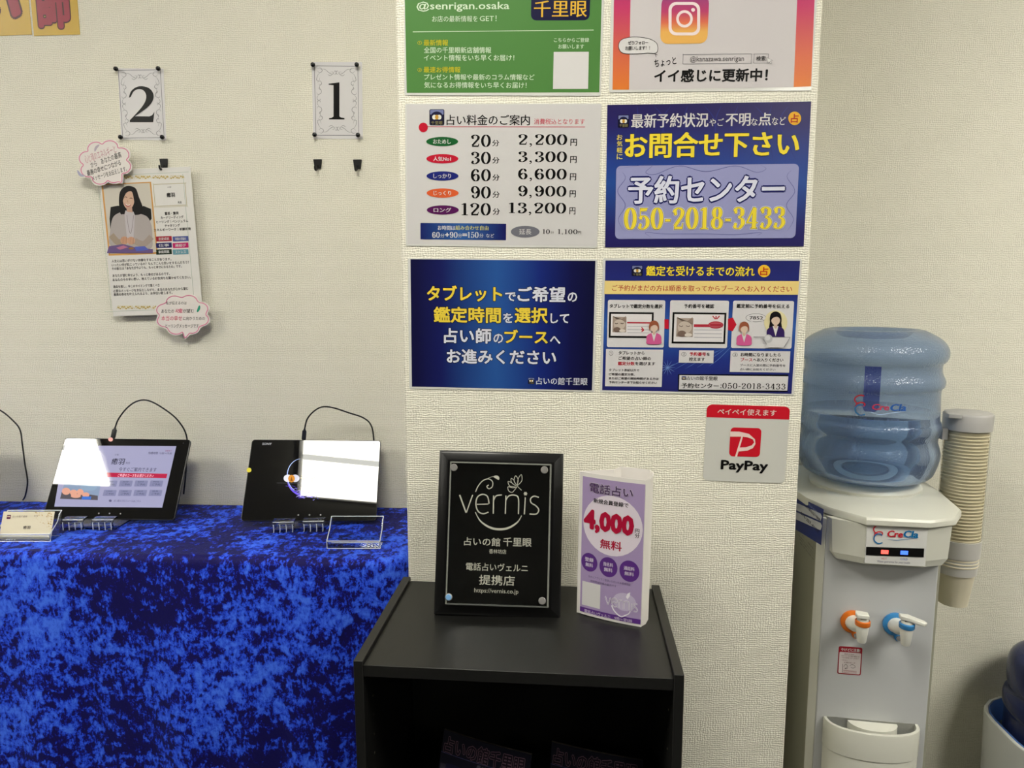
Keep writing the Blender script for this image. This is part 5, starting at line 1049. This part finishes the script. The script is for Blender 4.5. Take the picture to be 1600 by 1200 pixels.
# ------------------------------------------------------------------ cup dispenser on the right side
CY = 1.42; ct = at(1511.5, 676, CY); cb = at(1497, 848, CY); cx_ = (ct.x+cb.x)/2-.001
inv2 = cx_
cd = empty('cup_dispenser', (cx_, CY, 0)); tag(cd, 'clear tube cup dispenser with grey cap on the right side of the water dispenser', 'cup dispenser')
TU = bpy.data.materials.new('clear_tube'); TU.use_nodes = True; N, L = nodes(TU); N.remove(N['Principled BSDF']); tr = N.new('ShaderNodeBsdfTransparent'); tr.inputs[0].default_value = (.93, .92, .88, 1); gl = N.new('ShaderNodeBsdfGlossy'); gl.inputs['Roughness'].default_value = .08; fr_ = shell_fresnel(N, L, 1.4); m2 = N.new('ShaderNodeMixShader'); L.new(fr_.outputs[0], m2.inputs[0]); L.new(tr.outputs[0], m2.inputs[1]); L.new(gl.outputs[0], m2.inputs[2]); L.new(m2.outputs[0], N['Material Output'].inputs[0])
zt_c = at(1510, 668, CY-.04).z; zc1 = at(1497, 850, CY-.04).z; zc2 = at(1497, 905, CY-.04).z; zcap = at(1512, 648, CY-.03).z
CG = pm((176, 174, 172), .4, name='grey_cap')
b = MB(); b.lathe([(.0395, zc1-.01), (.0395, zt_c+.006)], TU, 48); b.build('tube', cd, 'all')
b = MB(); b.lathe([(.042, zt_c-.010), (.0425, zcap-.004), (.040, zcap), (.001, zcap+.002)], CG, 40); 
b.loft([[(x, y, z) for x, y in ((-.030, -.036), (-.052, -.030), (-.050, -.012), (-.034, -.010))] for z in (zcap-.007, zcap+.001)], CG); bevel(b.build('cap', cd, True), .001)
b = MB(); b.lathe([(.031, zc2), (.0362, zc2+.001), (.0375, (zc1+zc2)/2), (.0392, (zc1+zc2)/2+.001), (.0405, zc1), (.0385, zc1+.0005), (.037, zc1-.012)], pm((196, 194, 190), .4), 40); b.build('holder_collar', cd, True)
b = MB(); b.box((-.050, -.01, zc2+.01), (-.036, .01, zc1-.01), CG); b.box((-.050, -.010, zt_c-.03), (-.0395, .010, zt_c-.008), CG); b.build('mounting_bracket', cd)
CUP = pm((226, 218, 194), .6, name='paper_cup'); pitch = .0066
zl = zc2-.002; cupH = .085; n = int((zt_c-.012-(zc1+.004))/pitch)
def cup_mesh():
    b = MB(); Rr, Rb = .0362, .0255; rim = .0016
    b.lathe([(.0005, .004), (Rb-.0008, .004), (Rb-.0004, .0), (Rb, .0), (Rr, cupH-.001)]+[(Rr+rim*(1-cos(a))*.5+.0002, cupH-.001+rim*sin(a)) for a in (R(40), R(90), R(140), R(200), R(260))]+[(Rr-.0003, cupH-.0015), (Rb-.0004, .0045)], CUP, 36); return b
base = cup_mesh().build('paper_cup', smooth=True); base.location = (cx_, CY, at(1490, 948, CY-.02).z); 
tag(base, 'paper cup sticking out of the bottom of the tube', 'cup', 'paper cups in the tube')
zrim0 = max(base.location.z, zc1+.005-cupH)
for k in range(1, 90):
    z = base.location.z+pitch*k
    if z+cupH > zt_c-.004: break
    o = base.copy(); COL.objects.link(o); o.location = (cx_, CY, z); o['label'] = 'cream paper cup stacked with others inside the clear tube'; last = o
last['label'] = 'topmost paper cup, right under the grey cap of the tube'
# ------------------------------------------------------------------ spare bottle in a white holder, lower right
zr = .458; L_ = .275; ex_ = Vector((1, 0, 0)); ey_ = Vector((0, 1, 0)); O_ = Vector((.9075, 1.294, 0)); sb = empty('bottle_rack', mw=Matrix(((ex_.x, ey_.x, 0, O_.x), (ex_.y, ey_.y, 0, O_.y), (0, 0, 1, 0), (0, 0, 0, 1)))); tag(sb, 'white plastic box holding a spare bottle, cut off at the lower right corner', 'box')
WB = pm((204, 206, 204), .35); LB = pm((84, 128, 206), .3, spec=.6)
ring = lambda i, z, r_=.10: [(x, y, z) for x, y in rrect(i, i, L_-i, L_-i, max(r_-i, .006), 5)]
b = MB(); b.loft([ring(.012, 0), ring(0, zr-.01), ring(.001, zr-.002), ring(.003, zr), ring(.007, zr), ring(.008, zr-.004), ring(.009, zr-.12)], WB, cap1=True); b.build('box_body', sb, True)
b = MB(); b.loft([ring(.0085, zr-.02), ring(.0088, zr-.004), ring(.0105, zr+.001), ring(.0128, zr-.003), ring(.0132, zr-.05)], LB, cap0=False, cap1=False); b.build('blue_liner', sb, True)
bc = O_+ex_*(L_/2)+ey_*(L_/2); PC2 = pm((46, 56, 98), .16, spec=.5, trans=.3, ior=1.3, name='dark_blue_bottle')
r2_ = empty('water_bottle', (bc.x, bc.y, zr-.101)); tag(r2_, 'dark blue spare water bottle in the white box at the lower right edge', 'water bottle')
bpf = [(.001, .0005), (.10, .0005), (.118, .01), (.1215, .03), (.1215, .115), (.1225, .13), (.1255, .138), (.1268, .150), (.1255, .162), (.119, .168), (.118, .178), (.1215, .188), (.123, .205), (.123, .225), (.118, .244), (.105, .256), (.09, .261), (.07, .262), (.05, .255), (.001, .255)]
bpf = [(r_*.965, z) for r_, z in bpf]
b = MB(); b.lathe(smooth_prof(bpf, 2), PC2, 56); b.build('shell', r2_, 'all')
font_obj.name = 'x'; bpy.data.objects.remove(font_obj)
